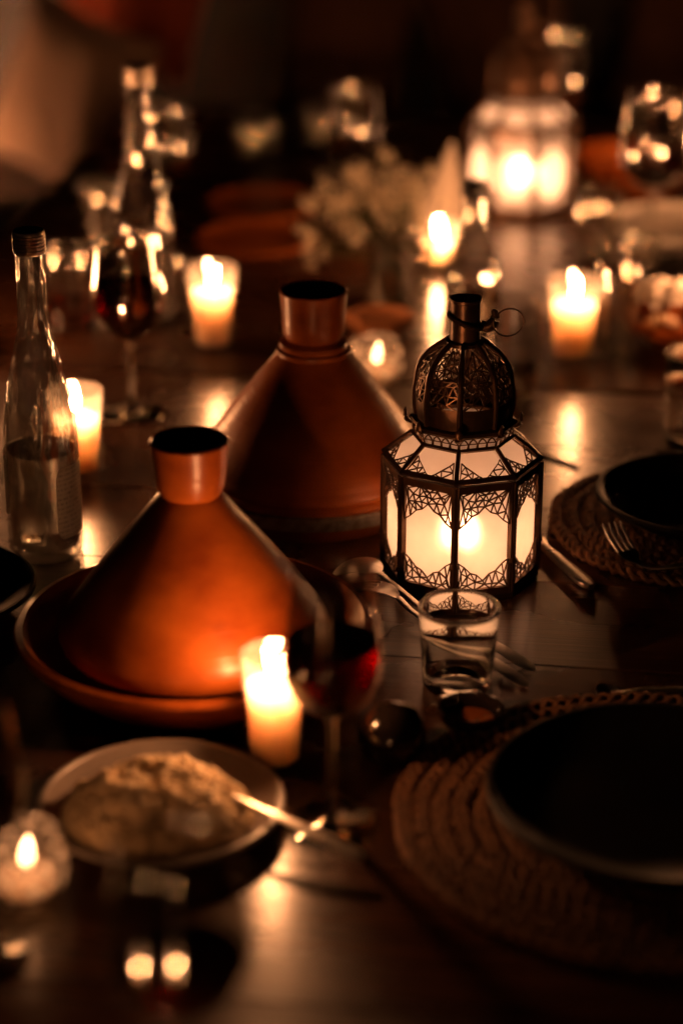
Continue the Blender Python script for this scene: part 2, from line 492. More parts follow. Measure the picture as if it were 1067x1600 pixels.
TROT = rad(-7.6)
def make_table(name, label, origin, y0, y1, x0, x1):
    root = bpy.data.objects.new(name, None)
    COL.objects.link(root)
    root.location = (origin[0], origin[1], 0); root.rotation_euler = (0, 0, TROT)
    tag(root, label, 'table', 'dining tables pushed end to end')
    n = max(1, round((y1 - y0) / 0.17))
    w = (y1 - y0) / n
    me = MB().box((x0, 0.0004, -0.034), (x1, w - 0.0004, 0), 0.0009).mesh('plank', False)
    me.materials.append(MT['wood'])
    for k in range(n):
        p = bpy.data.objects.new('plank', me); COL.objects.link(p); p.parent = root
        p.location = (0, y0 + k * w, TT)
    ap = MB()
    ap.box((x0 + 0.06, y0 + 0.06, TT - 0.13), (x1 - 0.06, y0 + 0.085, TT - 0.036))
    ap.box((x0 + 0.06, y1 - 0.085, TT - 0.13), (x1 - 0.06, y1 - 0.06, TT - 0.036))
    ap.box((x0 + 0.06, y0 + 0.087, TT - 0.13), (x0 + 0.085, y1 - 0.087, TT - 0.036))
    ap.box((x1 - 0.085, y0 + 0.087, TT - 0.13), (x1 - 0.06, y1 - 0.087, TT - 0.036))
    ap.build('apron', MT['wood'], root, False)
    lm = MB().box((-0.035, -0.035, 0), (0.035, 0.035, TT - 0.036)).mesh('leg', False)
    lm.materials.append(MT['wood'])
    for sx in (x0 + 0.125, x1 - 0.125):
        for sy in (y0 + 0.125, y1 - 0.125):
            l = bpy.data.objects.new('leg', lm); COL.objects.link(l); l.parent = root; l.location = (sx, sy, 0)
    return root
make_table('dining_table', 'dark brown wooden table nearest the viewer, carrying the tagines and lantern', (0, 2.455), -1.72, -0.004, -0.55, 0.54)
make_table('dining_table', 'farther dark wooden table beyond the dark seam, carrying the candles and flowers', (0, 2.455), 0.006, 1.30, -0.55, 0.54)

def bench():
    root = bpy.data.objects.new('bench', None); COL.objects.link(root)
    root.location = (0, 4.75, 0)
    tag(root, 'long dark wooden bench with cushions in the shadows behind the table', 'bench')
    MB().box((-2.2, -0.3, 0.36), (2.2, 0.3, 0.42), 0.01).build('seat', MT['benchwood'], root, False)
    MB().box((-2.2, 0.31, 0.36), (2.2, 0.36, 1.0), 0.01).build('backrest', MT['benchwood'], root, False)
    lm = MB().box((-0.04, -0.04, 0), (0.04, 0.04, 0.358)).mesh('leg', False); lm.materials.append(MT['benchwood'])
    for x in (-2.1, -0.7, 0.7, 2.1):
        for y in (-0.22, 0.22):
            l = bpy.data.objects.new('leg', lm); COL.objects.link(l); l.parent = root; l.location = (x, y, 0)
bench()

def cushion(label, mat, loc, rot, w, h, t):
    m = MB()
    n = 18
    vs = []; fs = []
    for side in (1, -1):
        b = len(vs)
        for i in range(n + 1):
            for j in range(n + 1):
                u = i / n * 2 - 1; v = j / n * 2 - 1
                pu = u * (1 - 0.10 * (1 - v * v) * abs(u)); pv = v * (1 - 0.10 * (1 - u * u) * abs(v))
                bul = max(0, (1 - u ** 4) * (1 - v ** 4)) ** 0.6
                wr = 0.04 * math.sin(9 * u + 3 * v) * bul
                vs.append((pu * w / 2, side * t / 2 * (bul + wr * side + 0.02), pv * h / 2))
        for i in range(n):
            for j in range(n):
                a = b + i * (n + 1) + j
                q = (a, a + n + 1, a + n + 2, a + 1)
                fs.append(q if side < 0 else tuple(reversed(q)))
    m.add(vs, fs)
    o = m.build('cushion', mat, None, True, 80)
    pad = o
    o.location = loc; o.rotation_euler = rot
    tag(o, label, 'cushion', 'cushions on the bench in the background')
    pip = MB()
    pts = []
    for k in range(64):
        s = k / 64 * 4
        e = int(s); f = (s - e) * 2 - 1
        u, v = [(f, -1), (1, f), (-f, 1), (-1, -f)][e]
        pu = u * (1 - 0.10 * (1 - v * v) * abs(u)); pv = v * (1 - 0.10 * (1 - u * u) * abs(v))
        pts.append((pu * w / 2, 0, pv * h / 2))
    pip.tube(pts, 0.006, 6, True)
    pip.build('piping', mat, o)
    return o
cushion('beige cushion standing on the bench at the far left', MT['beige'], (-0.555, 4.52, 0.605), (rad(-14), rad(16), rad(-36)), 0.34, 0.36, 0.13)
cushion('rust red cushion leaning beside the beige cushion at the back', MT['rust'], (-0.42, 4.74, 0.80), (rad(-8), rad(16), rad(-32)), 0.34, 0.34, 0.13)
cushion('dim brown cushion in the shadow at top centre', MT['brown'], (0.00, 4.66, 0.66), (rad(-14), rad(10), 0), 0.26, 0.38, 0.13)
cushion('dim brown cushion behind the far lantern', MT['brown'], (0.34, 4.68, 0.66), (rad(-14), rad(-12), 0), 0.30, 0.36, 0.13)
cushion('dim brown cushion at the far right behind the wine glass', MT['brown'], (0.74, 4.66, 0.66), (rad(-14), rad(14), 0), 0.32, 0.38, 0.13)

# ------------------------------------------------------------------ candles
def flame_mesh(r, h, lean=0.0):
    m = MB()
    prof = []
    for k in range(13):
        t = k / 12
        rr = r * (math.sin(PI * min(1, t ** 0.62)) ** 0.9) if 0 < k < 12 else 0
        prof.append((rr, h * t))
    m.lathe(prof, 12)
    m.v = [(x + lean * h * (z / h) ** 2, y, z) for (x, y, z) in m.v]
    return m

def wax_profile(r0, r1, z0, z1):
    """solid wax filling: slightly dished top with a pool rim"""
    rt = r1
    return [(0, z0), (r0 * 0.96, z0), (r0, z0 + 0.001), (rt, z1 - 0.0015), (rt - 0.0015, z1), (rt * 0.7, z1 - 0.0018), (rt * 0.3, z1 - 0.003), (0, z1 - 0.003)]

def glass_candle(label, loc, rt, rb, h, wax_h, fl_h=0.024, lean=0.1, rot=0.0, fr=0.0050):
    root = thing('glass_candle', label, 'candle', loc, rot, 'candles in straight glass holders')
    w = 0.0022
    base = 0.008
    prof = [(0, 0), (rb * 0.92, 0), (rb, 0.002), (rt, h - 0.001), (rt - w * 0.5, h), (rt - w, h - 0.001), (rb - w, base + 0.001), (rb * 0.8, base), (0, base)]
    MB().lathe(prof, 48).build('glass_holder', MT['glass_candle'], root)
    f = lambda z: (rb - w) + (rt - rb) * (z - base) / (h - base) - 0.0006
    wx = MB().lathe(wax_profile(f(base + 0.0008), f(wax_h), base + 0.0006, wax_h), 48).build('wax', MT['wax'], root)
    MB().tube([(0, 0, wax_h - 0.003), (0.0004, 0, wax_h + 0.003), (0.0012, 0, wax_h + 0.007)], 0.0008, 6).build('wick', MT['wick'], root)
    flame_mesh(fr, fl_h, lean).build('flame', MT['flame'], root, loc=(0.0008, 0, wax_h + 0.004))
    return root
glass_candle('lit cream candle in a clear glass beside the couscous plate, nearest of the glass candles', (-0.053, 1.562), 0.0265, 0.0225, 0.102, 0.075, 0.027, -0.35, 0.4, 0.006)
glass_candle('lit candle in a clear glass right behind the water bottle at the left edge', (-0.276, 2.171), 0.030, 0.025, 0.094, 0.066, 0.028, 0.1)
glass_candle('lit candle in a clear glass between the far wine glass and the back tagine', (-0.155, 2.565), 0.031, 0.0235, 0.104, 0.076, 0.023, 0.3)
glass_candle('lit candle in a clear glass at the right, in front of the clear tumbler', (0.275, 2.531), 0.033, 0.026, 0.100, 0.071, 0.026, 0.15)
glass_candle('bright short candle in a clear glass between the flowers and black capped bottle', (0.130, 2.90), 0.027, 0.023, 0.062, 0.036, 0.028, -0.1, 0, 0.0065)

for lab, p in (('lit candle in a clear glass left of the amber tumbler', (-0.475, 2.56)),
               ('lit candle in a clear glass right of the bread dish', (0.49, 2.66)), ('lit candle in a clear glass at the far right corner', (0.565, 3.20)),
               ('lit candle in a clear glass at the near left end of the table', (-0.27, 0.95)), ('lit candle in a clear glass at the near end of the table', (-0.10, 0.82))):
    near = p[1] < 1
    glass_candle(lab, p, 0.031, 0.0245, 0.100, 0.072, 0.015 if near else 0.040, 0.1, 0, 0.0036 if near else 0.0085)

def crackle_votive(label, loc, r, h, seed):
    root = thing('crackle_votive', label, 'votive', loc, 0, 'round crackle glass votives')
    rng = random.Random(seed)
    ph = [(rng.randint(5, 14), rng.randint(2, 9), rng.uniform(0, 6.28)) for _ in range(7)]
    def mod(a, z):
        t = z / h
        return 1 + 0.016 * sum(math.sin(k * a + j * t * 6.28 + p) for k, j, p in ph)
    outer = [(0, 0), (r * 0.62, 0.0), (r * 0.78, 0.004), (r * 0.95, h * 0.25), (r, h * 0.45), (r * 0.97, h * 0.66), (r * 0.86, h * 0.86), (r * 0.80, h)]
    fine = []
    for (a, b) in zip(outer, outer[1:]):
        for k in range(5):
            t = k / 5; fine.append((a[0] + (b[0] - a[0]) * t, a[1] + (b[1] - a[1]) * t))
    fine.append(outer[-1])
    inner = [(max(0, x - 0.0025), max(z, 0.005)) for x, z in reversed(outer) if z > 0.003] + [(0, 0.005)]
    MB().lathe(fine[1:] if False else fine, 56, mod).build('crackle_glass', MT['crackle'], root)
    wz = h * 0.42
    MB().lathe(wax_profile(r * 0.66, r * 0.70, 0.007, wz), 32).build('wax', MT['wax'], root)
    MB().tube([(0, 0, wz - 0.003), (0.001, 0, wz + 0.006)], 0.0008, 6).build('wick', MT['wick'], root)
    flame_mesh(0.0055, 0.026, 0.1).build('flame', MT['flame_votive'], root, loc=(0.0008, 0, wz + 0.003))
crackle_votive('small round crackle glass votive glowing at the lower left edge', (-0.226, 1.372), 0.031, 0.056, 1)
crackle_votive('small round crackle glass votive glowing behind the back tagine', (0.040, 2.44), 0.032, 0.056, 2)

# ------------------------------------------------------------------ lanterns
def tri_lattice(boundary, step, seed, w=0.0011, skip=()):
    """pierced metal tracery: edges of a jittered triangular grid inside a boundary polygon"""
    rng = random.Random(seed)
    xs = [p[0] for p in boundary]; ys = [p[1] for p in boundary]
    pts = []
    n = len(boundary)
    def inside(x, y, marg):
        c = False; dmin = 1e9
        for i in range(n):
            x0, y0 = boundary[i]; x1, y1 = boundary[(i + 1) % n]
            if (y0 > y) != (y1 > y) and x < (x1 - x0) * (y - y0) / (y1 - y0) + x0:
                c = not c
            dx, dy = x1 - x0, y1 - y0
            t = max(0, min(1, ((x - x0) * dx + (y - y0) * dy) / (dx * dx + dy * dy + 1e-12)))
            dmin = min(dmin, math.hypot(x - x0 - t * dx, y - y0 - t * dy))
        return c and dmin > marg
    y = min(ys); r = 0
    while y < max(ys):
        x = min(xs) + (step / 2 if r % 2 else 0)
        while x < max(xs):
            px = x + rng.uniform(-.27, .27) * step; py = y + rng.uniform(-.27, .27) * step
            if inside(px, py, step * 0.42):
                pts.append((px, py))
            x += step
        y += step * 0.87; r += 1
    vin = [Vector(p) for p in boundary] + [Vector(p) for p in pts]
    res = delaunay_2d_cdt(vin, [], [list(range(n))], 1, 1e-7)
    V, E, F = res[0], res[1], res[2]
    es = set()
    for f in F:
        for i in range(len(f)):
            a, b = f[i], f[(i + 1) % len(f)]
            es.add((min(a, b), max(a, b)))
    return [tuple(v) for v in V], es

def arch_boundary(w, top, side, mid, flip=False, n=4):
    """region between a straight edge (y=top) and an ogee: 'side' deep at the sides, 'mid' deep at the centre"""
    pts = [(-w / 2, top), (-w / 6, top), (w / 6, top), (w / 2, top)]
    low = []
    for k in range(2 * n + 1):
        u = 1 - k / n
        a = abs(u)
        d = mid + (side - mid) * (0.86 * a + 0.14 * a ** 6) + (0.0020 * abs(math.sin(2 * PI * a)) if 0 < k < 2 * n else 0)
        low.append((u * w / 2, top - d))
    pts += low
    if flip:
        pts = [(x, -y) for x, y in pts][::-1]
    return pts

LR = 0.0785          # circumradius of the body octagon
LBODY = (0.006, 0.1155)
def make_lantern_meshes():
    D = {}
    ap = LR * math.cos(PI / 8)
    fw = 2 * LR * math.sin(PI / 8)
    iw = fw - 0.0085
    z0, z1 = LBODY
    D['pane'] = MB().add([(ap - 0.0035, -iw / 2 - 0.001, z0 + 0.004), (ap - 0.0035, iw / 2 + 0.001, z0 + 0.004), (ap - 0.0035, iw / 2 + 0.001, z1 - 0.004), (ap - 0.0035, -iw / 2 - 0.001, z1 - 0.004)], [(0, 1, 2, 3)]).mesh('glass_pane', False)
    H = z1 - z0 - 0.010
    m = MB()
    def panel(bd, step, seed, zoff, m, bw=0.00125):
        V, es = tri_lattice(bd, step, seed)
        for a, b in es:
            (x0, y0), (x1, y1) = V[a], V[b]
            m.bar((ap - 0.0012, x0, zoff + y0), (ap - 0.0012, x1, zoff + y1), bw, 0.0012, (1, 0, 0))
    panel(arch_boundary(iw, 0, 0.036, 0.0165), 0.0076, 3, z1 - 0.005, m)
    D['up'] = m.mesh('upper_tracery', False)
    m = MB()
    panel(arch_boundary(iw, 0, 0.029, 0.009, True), 0.0076, 5, z0 + 0.005, m)
    D['lo'] = m.mesh('lower_tracery', False)
    # post at a vertex (local +x at the vertex)
    m = MB()
    m.box((LR - 0.0065, -0.0034, z0 - 0.001), (LR + 0.0006, 0.0034, z1 + 0.001))
    m.tube([(LR + 0.0008, 0, z0), (LR + 0.0008, 0, z1)], 0.0016, 8)
    m.tube([(LR - 0.0006, 0, z0 + 0.035), (LR - 0.0004, 0, z0 + 0.030)], [0.0035, 0.0042], 8)
    D['post'] = m.mesh('post')
    # rails along one face
    m = MB()
    hw = fw / 2 - 0.0033
    m.box((ap - 0.004, -hw, z0 - 0.001), (ap + 0.0008, hw, z0 + 0.006))
    D['rail'] = m.mesh('rail', False)
    D['trail'] = MB().box((ap - 0.004, -hw, z1 - 0.0065), (ap + 0.0008, hw, z1 + 0.0005)).mesh('top_rail', False)
    # eaves moulding
    # roof: trapezoid face between octagon LR at z1 and R2 at zr
    R2, zr = 0.049, 0.1405
    ap2 = R2 * math.cos(PI / 8)
    fw2 = 2 * R2 * math.sin(PI / 8)
    zb = z1 + 0.003
    def rp(u, t, lift=0.0):
        """u in metres across, t 0..1 up the slope"""
        nx, nz = (zr - zb), (ap - ap2)
        l = math.hypot(nx, nz)
        return (ap + (ap2 - ap) * t + nx / l * lift, u, zb + (zr - zb) * t + nz / l * lift)
    wb = fw / 2 - 0.0035; wt = fw2 / 2 - 0.003
    D['rpane'] = MB().add([rp(-wb, 0.06, -0.002), rp(wb, 0.06, -0.002), rp(wt, 0.95, -0.002), rp(-wt, 0.95, -0.002)], [(0, 1, 2, 3)]).mesh('roof_pane', False)
    m = MB()
    sl = math.hypot(zr - zb, ap - ap2)
    for sgn in (-1, 1):
        wbb = wb - 0.001
        # side triangle: along the bottom edge to the centre and up the sloping side, hypotenuse an inward curve
        bd = [(wbb * 0.06, 0.10 * sl), (wbb * 0.5, 0.10 * sl), (wbb, 0.10 * sl), (wb + (wt - wb) * 0.34 - .0006, 0.34 * sl), (wb + (wt - wb) * 0.62 - .0006, 0.62 * sl),
              (wb * 0.62, 0.50 * sl), (wb * 0.38, 0.32 * sl), (wb * 0.2, 0.18 * sl)]
        bd = [(x * sgn, y) for x, y in bd]
        if sgn < 0:
            bd = bd[::-1]
        V, es = tri_lattice(bd, 0.0080, 8 + sgn)
        nrm = Vector(((zr - zb), 0, (ap - ap2))).normalized()
        for a, b in es:
            m.bar(rp(V[a][0], V[a][1] / sl, 0.0006), rp(V[b][0], V[b][1] / sl, 0.0006), 0.0011, 0.001, nrm)
    D['rtrac'] = m.mesh('roof_tracery', False)
    m = MB()
    nrm = Vector(((zr - zb), 0, (ap - ap2))).normalized()
    m.bar(rp(-wb - 0.003, 0.05, 0.0008), rp(wb + 0.003, 0.05, 0.0008), 0.0042, 0.003, nrm)
    m.bar(rp(-wt - 0.002, 0.97, 0.0008), rp(wt + 0.002, 0.97, 0.0008), 0.0030, 0.003, nrm)
    D['rrail'] = m.mesh('roof_rail', False)
    m = MB()
    pv0 = Vector((LR + 0.0006, 0, zb)); pv1 = Vector((R2 + 0.001, 0, zr))
    m.tube([pv0, pv1], 0.0023, 8)
    D['rrib'] = m.mesh('roof_rib')
    # cornice of looped wire between roof and ledge
    m = MB()
    nl = 4
    for k in range(nl):
        c = -fw2 / 2 + fw2 * (k + 0.5) / nl
        pts = [(ap2 + 0.0002, c - fw2 / nl * 0.42, zr + 0.001), (ap2 + 0.0008, c - fw2 / nl * 0.44, zr + 0.006), (ap2 + 0.001, c, zr + 0.0105), (ap2 + 0.0008, c + fw2 / nl * 0.44, zr + 0.006), (ap2 + 0.0002, c + fw2 / nl * 0.42, zr + 0.001)]
        m.tube(spline(pts, 8), 0.0008, 6)
    m.bar((ap2, -fw2 / 2, zr + 0.0055), (ap2, fw2 / 2, zr + 0.0055), 0.0008, 0.0008, (1, 0, 0))
    D['loops'] = m.mesh('wire_loops')
    D['cpane'] = MB().add([(ap2 - 0.003, -fw2 / 2, zr), (ap2 - 0.003, fw2 / 2, zr), (ap2 - 0.003, fw2 / 2, zr + 0.011), (ap2 - 0.003, -fw2 / 2, zr + 0.011)], [(0, 1, 2, 3)]).mesh('cornice_pane', False)
    # ledge (one ring) and petals
    zl = zr + 0.0115
    m = MB()
    m.lathe([(0.040, zl), (0.0515, zl - 0.0005), (0.0535, zl + 0.002), (0.0525, zl + 0.0045), (0.0475, zl + 0.006), (0.0455, zl + 0.006), (0.040, zl + 0.004), (0.040, zl)], 8)
    a = PI / 8
    D['ledge'] = m.mesh('ledge', False)
    m = MB()
    pts = spline([(0.0505, 0, zl - 0.003), (0.0560, 0, zl + 0.001), (0.0572, 0, zl + 0.008), (0.0565, 0, zl + 0.0125)], 8)
    m.tube(pts, [0.0022, 0.0034, 0.0042, 0.0046, 0.0046, 0.0042, 0.0034, 0.002, 0.0008], 8, flat=0.5)
    D['petal'] = m.mesh('corner_petal')
    # dome
    dz0 = zl + 0.006
    dome = [(0, 0.0450), (0.15, 0.0468), (0.35, 0.0470), (0.5, 0.0450), (0.62, 0.0440), (0.74, 0.0395), (0.84, 0.0335), (0.92, 0.0262), (1.0, 0.0165)]
    dh = 0.231 - dz0
    def dp(ang, t, lift=0.0):
        r = interp(dome, t) + lift
        return Vector((r * math.cos(ang), r * math.sin(ang), dz0 + dh * t))
    m = MB()
    path = [dp(0, t / 14, 0.0010) for t in range(15)]
    m.tube(path, 0.0027, 8)
    D['drib'] = m.mesh('dome_rib')
    m = MB()
    bd = [(-1, 0.27), (0, 0.27), (1, 0.27), (1, 0.45), (1, 0.6), (1, 0.72), (0.6, 0.82), (0, 0.95), (-0.6, 0.82), (-1, 0.72), (-1, 0.6), (-1, 0.45)]
    sc = [(x * 0.016, y * 0.075) for x, y in bd]
    V, es = tri_lattice(sc, 0.0082, 21)
    half = PI / 8 - 0.05
    for a_, b_ in es:
        pa = dp(V[a_][0] / 0.016 * half, V[a_][1] / 0.075); pb = dp(V[b_][0] / 0.016 * half, V[b_][1] / 0.075)
        n = (pa + pb); n.z = 0
        m.bar(pa, pb, 0.0012, 0.001, n)
    D['dtrac'] = m.mesh('dome_tracery', False)
    m = MB()
    ng = 6
    vs = []; fs = []
    for lay in (0.0, -0.001):
        for i in range(ng + 1):
            for j in range(4):
                vs.append(dp((i / ng * 2 - 1) * half, j / 3 * 0.265, lay))
    q = (ng + 1) * 4
    for i in range(ng):
        for j in range(3):
            a0 = i * 4 + j
            fs.append((a0, a0 + 4, a0 + 5, a0 + 1)); fs.append((q + a0, q + a0 + 1, q + a0 + 5, q + a0 + 4))
    m.add(vs, fs)
    D['dplate'] = m.mesh('dome_plate')
    # crown, neck
    m = MB()
    m.lathe([(0.0155, 0.228), (0.0185, 0.2285), (0.0185, 0.2315), (0.0150, 0.233), (0.0146, 0.240), (0.0146, 0.2685), (0.0156, 0.2695), (0.0156, 0.2715), (0.0132, 0.2715), (0.0130, 0.240), (0.0130, 0.229)], 40)
    D['neck'] = m.mesh('neck')
    m = MB()
    # band clasp, tilted round the neck, with the knuckle that carries the ring
    ring = []
    for k in range(40):
        a = 2 * PI * k / 40
        ring.append(Vector((0.0158 * math.cos(a), 0.0158 * math.sin(a), 0.2500 - 0.006 * math.cos(a))))
    m.tube(ring, 0.0026, 8, True, 1.0)
    kn = spline([(0.0150, 0, 0.2460), (0.0215, 0, 0.2440), (0.0270, 0, 0.2485), (0.0290, 0, 0.2560), (0.0255, 0, 0.2600)], 12)
    m.tube(kn, [0.0045, 0.0048, 0.005, 0.0052, 0.0055, 0.0055, 0.0052, 0.005, 0.0046, 0.004, 0.0034, 0.0028, 0.002], 10)
    D['clasp'] = m.mesh('clasp')
    m = MB()
    rg = [Vector((0.0415 + 0.0148 * math.cos(2 * PI * k / 48), -0.004 + 0.004 * math.cos(2 * PI * k / 48), 0.2495 + 0.0130 * math.sin(2 * PI * k / 48))) for k in range(48)]
    m.tube(rg, 0.0008, 8, True)
    D['ring'] = m.mesh('handle_ring')
    # floor plate
    m = MB()
    m.lathe([(0, 0.0005), (LR - 0.001, 0.0005), (LR + 0.0012, 0.0012), (LR + 0.0012, 0.0045), (LR - 0.002, 0.0055), (0, 0.0055)], 8)
    D['base'] = m.mesh('base_plate', False)
    for k, me in D.items():
        me.materials.append(MT['frost'] if k in ('pane', 'rpane', 'cpane') else MT['bronze'])
    return D
LM = make_lantern_meshes()

def lantern(label, loc, rot, scale, ring_rot):
    root = thing('lantern', label, 'lantern', loc, rot, 'pierced metal lanterns with frosted panes', scale)
    def sub(key, name, a, parent=root):
        o = bpy.data.objects.new(name, LM[key]); COL.objects.link(o); o.parent = parent
        o.rotation_euler = (0, 0, a)
        return o
    for k in range(8):
        av = k * PI / 4; af = av + PI / 8
        sub('post', 'post', av)
        sub('rail', 'bottom_rail', af); sub('trail', 'top_rail', af)
        p = sub('pane', 'glass_pane', af)
        sub('up', 'upper_tracery', 0, p)
        sub('lo', 'lower_tracery', 0, p)
        r = sub('rpane', 'roof_pane', af)
        sub('rtrac', 'roof_tracery', 0, r)
        sub('rrail', 'roof_rail', af)
        sub('rrib', 'roof_rib', av)
        c = sub('cpane', 'cornice_pane', af)
        sub('loops', 'wire_loops', 0, c)
        sub('petal', 'corner_petal', av)
        sub('drib', 'dome_rib', av)
        sub('dtrac', 'dome_tracery', af)
        sub('dplate', 'dome_plate', af)
    sub('ledge', 'ledge', 0); sub('neck', 'neck', 0)
    sub('base', 'base_plate', 0)
    root.scale = (0.94 * scale, 0.94 * scale, scale)
    cl = sub('clasp', 'clasp', ring_rot)
    sub('ring', 'handle_ring', 0, cl)
    return root
# octagon vertex 7.2 degrees left of the view direction: vertex angle -90-7.2
lantern('dark metal Moroccan lantern with frosted panes and pierced dome, in focus', (0.112, 1.930), rad(-97.2), 1.0, rad(97.2))
lantern('blurred glowing frosted lantern standing far back beside the napkin', (0.262, 3.204), rad(-80), 1.09, rad(110))

def pillar(label, loc, r, h, fl_h, fr, fm='flame_lantern'):
    root = thing('pillar_candle', label, 'candle', loc, 0, 'candles inside the lanterns')
    MB().lathe(wax_profile(r, r, 0.0006, h), 32).build('wax', MT['wax'], root)
    MB().tube([(0, 0, h - 0.003), (0.001, 0, h + 0.006)], 0.0009, 6).build('wick', MT['wick'], root)
    flame_mesh(fr, fl_h, 0.05).build('flame', MT[fm], root, loc=(0.0008, 0, h + 0.003))
lantern('large frosted lantern added out of view on the bench to light the cushions', (-0.96, 4.50, 0.4215 - TT), rad(-80), 1.6, rad(110))  # fill lantern added beyond the left of frame for the cushions
pillar('large lit candle added inside the unseen bench lantern to light the cushions', (-0.96, 4.50, 0.4315 - TT), 0.05, 0.06, 0.095, 0.020, 'flame_fill')
pillar('lit candle glowing behind the frosted panes of the near lantern', (0.112, 1.930, 0.006), 0.019, 0.026, 0.030, 0.0055)
pillar('lit candle glowing behind the frosted panes of the far lantern', (0.262, 3.204, 0.0065), 0.022, 0.030, 0.036, 0.0068, 'flame_far')

# ------------------------------------------------------------------ tagines
def handle_cup(root, z0, z1, r0, r1):
    m = MB()
    w = 0.004
    m.lathe([(r0 * 0.85, z0 - 0.004), (r0 * 0.97, z0), (r0 * 1.09, z0 + 0.006), (r0 + (r1 - r0) * 0.62, z0 + (z1 - z0) * 0.4), (r1 * 0.985, z1 - 0.004), (r1, z1 - 0.0015), (r1 - 0.0012, z1),
             (r1 - w, z1 - 0.001), (r1 - w - 0.001, z1 - 0.006), (r0 - 0.003, z0 + 0.018), (0, z0 + 0.014)], 56)
    m.build('handle_cup', MT['clay'], root)

def tagine_dish(root, rb, rr, h, thick=0.010, mat='clay', foot=True):
    m = MB()
    m.lathe([(0, 0.004), (rb * 0.80, 0.004), (rb * 0.82, 0), (rb * 0.98, 0), (rb, 0.003), (rb + (rr - rb) * 0.55, h * 0.42), (rr - 0.002, h * 0.84), (rr, h * 0.93), (rr - 0.002, h), (rr - thick * 0.7, h + 0.0012), (rr - thick, h - 0.002),
             (rr - thick - 0.004, h * 0.82), (rb * 0.98, 0.014), (rb * 0.5, 0.011), (0, 0.011)], 72)
    return m.build('dish', MT[mat], root)

def tagine_front():
    root = thing('tagine', 'glossy terracotta tagine in a wide dish, nearest to the viewer', 'tagine', (-0.126, 1.725), 0, 'terracotta tagines')
    tagine_dish(root, 0.112, 0.154, 0.048, 0.011)
    m = MB()
    prof = [(0.108, 0.034), (0.114, 0.036), (0.1165, 0.042), (0.1155, 0.050), (0.110, 0.060)]
    for k in range(1, 13):
        t = k / 12
        r = 0.110 + (0.0265 - 0.110) * t + 0.0015 * math.sin(PI * t)
        prof.append((r, 0.060 + (0.167 - 0.060) * t))
    prof += [(0.024, 0.169)]
    m.lathe(prof, 80)
    m.build('conical_lid', MT['clay'], root)
    handle_cup(root, 0.168, 0.2155, 0.0262, 0.0328)
tagine_front()

def tagine_back():
    root = thing('tagine', 'dark terracotta tagine with a tin band around its base, behind the near one', 'tagine', (-0.0275, 2.10), 0, 'terracotta tagines')
    tagine_dish(root, 0.108, 0.126, 0.041, 0.009)
    m = MB()
    m.lathe([(0.1215, 0.0195), (0.1262, 0.020), (0.1283, 0.033), (0.1265, 0.0345), (0.122, 0.034)], 72)
    m.build('metal_band', MT['band'], root)
    m = MB()
    prof = [(0.112, 0.037), (0.1185, 0.040), (0.1205, 0.045), (0.1195, 0.050), (0.1165, 0.053), (0.1160, 0.055)]
    for k in range(1, 13):
        t = k / 12
        r = 0.1160 + (0.036 - 0.1160) * t + 0.0025 * math.sin(PI * t)
        prof.append((r, 0.055 + (0.160 - 0.055) * t))
    prof += [(0.0375, 0.1615), (0.0370, 0.1645), (0.0335, 0.166), (0.0345, 0.169), (0.0335, 0.1715), (0.0270, 0.1745), (0.0245, 0.176)]
    m.lathe(prof, 80)
    m.build('conical_lid', MT['clay'], root)
    handle_cup(root, 0.1755, 0.2245, 0.0280, 0.0334)
tagine_back()

def clay_dish(label, loc, rb, rr, h, mat='clay', cat='dish', group='terracotta dishes'):
    root = thing('clay_dish', label, cat, loc, 0, group)
    d = tagine_dish(root, rb, rr, h, 0.008, mat)
    m = MB()
    m.lathe([(rr - 0.0015, h * 0.70), (rr + 0.0022, h * 0.72), (rr + 0.0028, h * 0.80), (rr - 0.0002, h * 0.82)], 56)
    m.build('rim_band', MT[mat], root)
    return root
clay_dish('terracotta dish edge glowing right of the far lantern', (0.43, 3.37), 0.055, 0.075, 0.036)
clay_dish('small tan clay dish between the back tagine and the flower vase', (0.048, 2.635), 0.030, 0.043, 0.020, 'clay_raw')

# ------------------------------------------------------------------ drinking glasses and bottles
def tumbler(label, loc, rb, rt, h, mat='glass', base=0.009, fill=None, fill_h=0.0, wall=0.0018, rot=0.0):
    mat = 'glass_wavy' if mat == 'glass' else mat
    root = thing('tumbler', label, 'glass', loc, rot, 'water tumblers')
    prof = [(0, 0.0008), (rb * 0.75, 0.0004), (rb * 0.94, 0), (rb, 0.0025), (rb + (rt - rb) * 0.5, h * 0.5), (rt - 0.0002, h - 0.0062), (rt + 0.0007, h - 0.0040), (rt + 0.0006, h - 0.0018), (rt - wall * 0.15, h - 0.0004), (rt - wall * 0.5, h), (rt - wall * 0.85, h - 0.0004), (rt - wall - 0.0006, h - 0.0018), (rt - wall - 0.0007, h - 0.0040), (rt - wall + 0.0004, h - 0.0062), (rb + (rt - rb) * 0.5 - wall, h * 0.5), (rb - wall * 1.2, base + 0.003), (rb * 0.78, base), (0, base - 0.001)]
    MB().lathe(prof, 56).build('glass_body', MT[mat], root)
    if fill:
        f = lambda z: rb + (rt - rb) * z / h - wall - 0.0006
        MB().lathe([(0, base + 0.0005), (rb * 0.76, base + 0.001), (f(base + .004), base + 0.004), (f(fill_h), fill_h), (0, fill_h)], 48).build('drink', MT[fill], root)
    return root
tumbler('empty clear tumbler in front of the near lantern', (0.099, 1.700), 0.0295, 0.0345, 0.0755, 'refr', 0.008, None, 0.0, 0.0026)
tumbler('clear tumbler cut by the right edge, above the right placemat', (0.378, 2.262), 0.028, 0.032, 0.105, 'refr', 0.010)
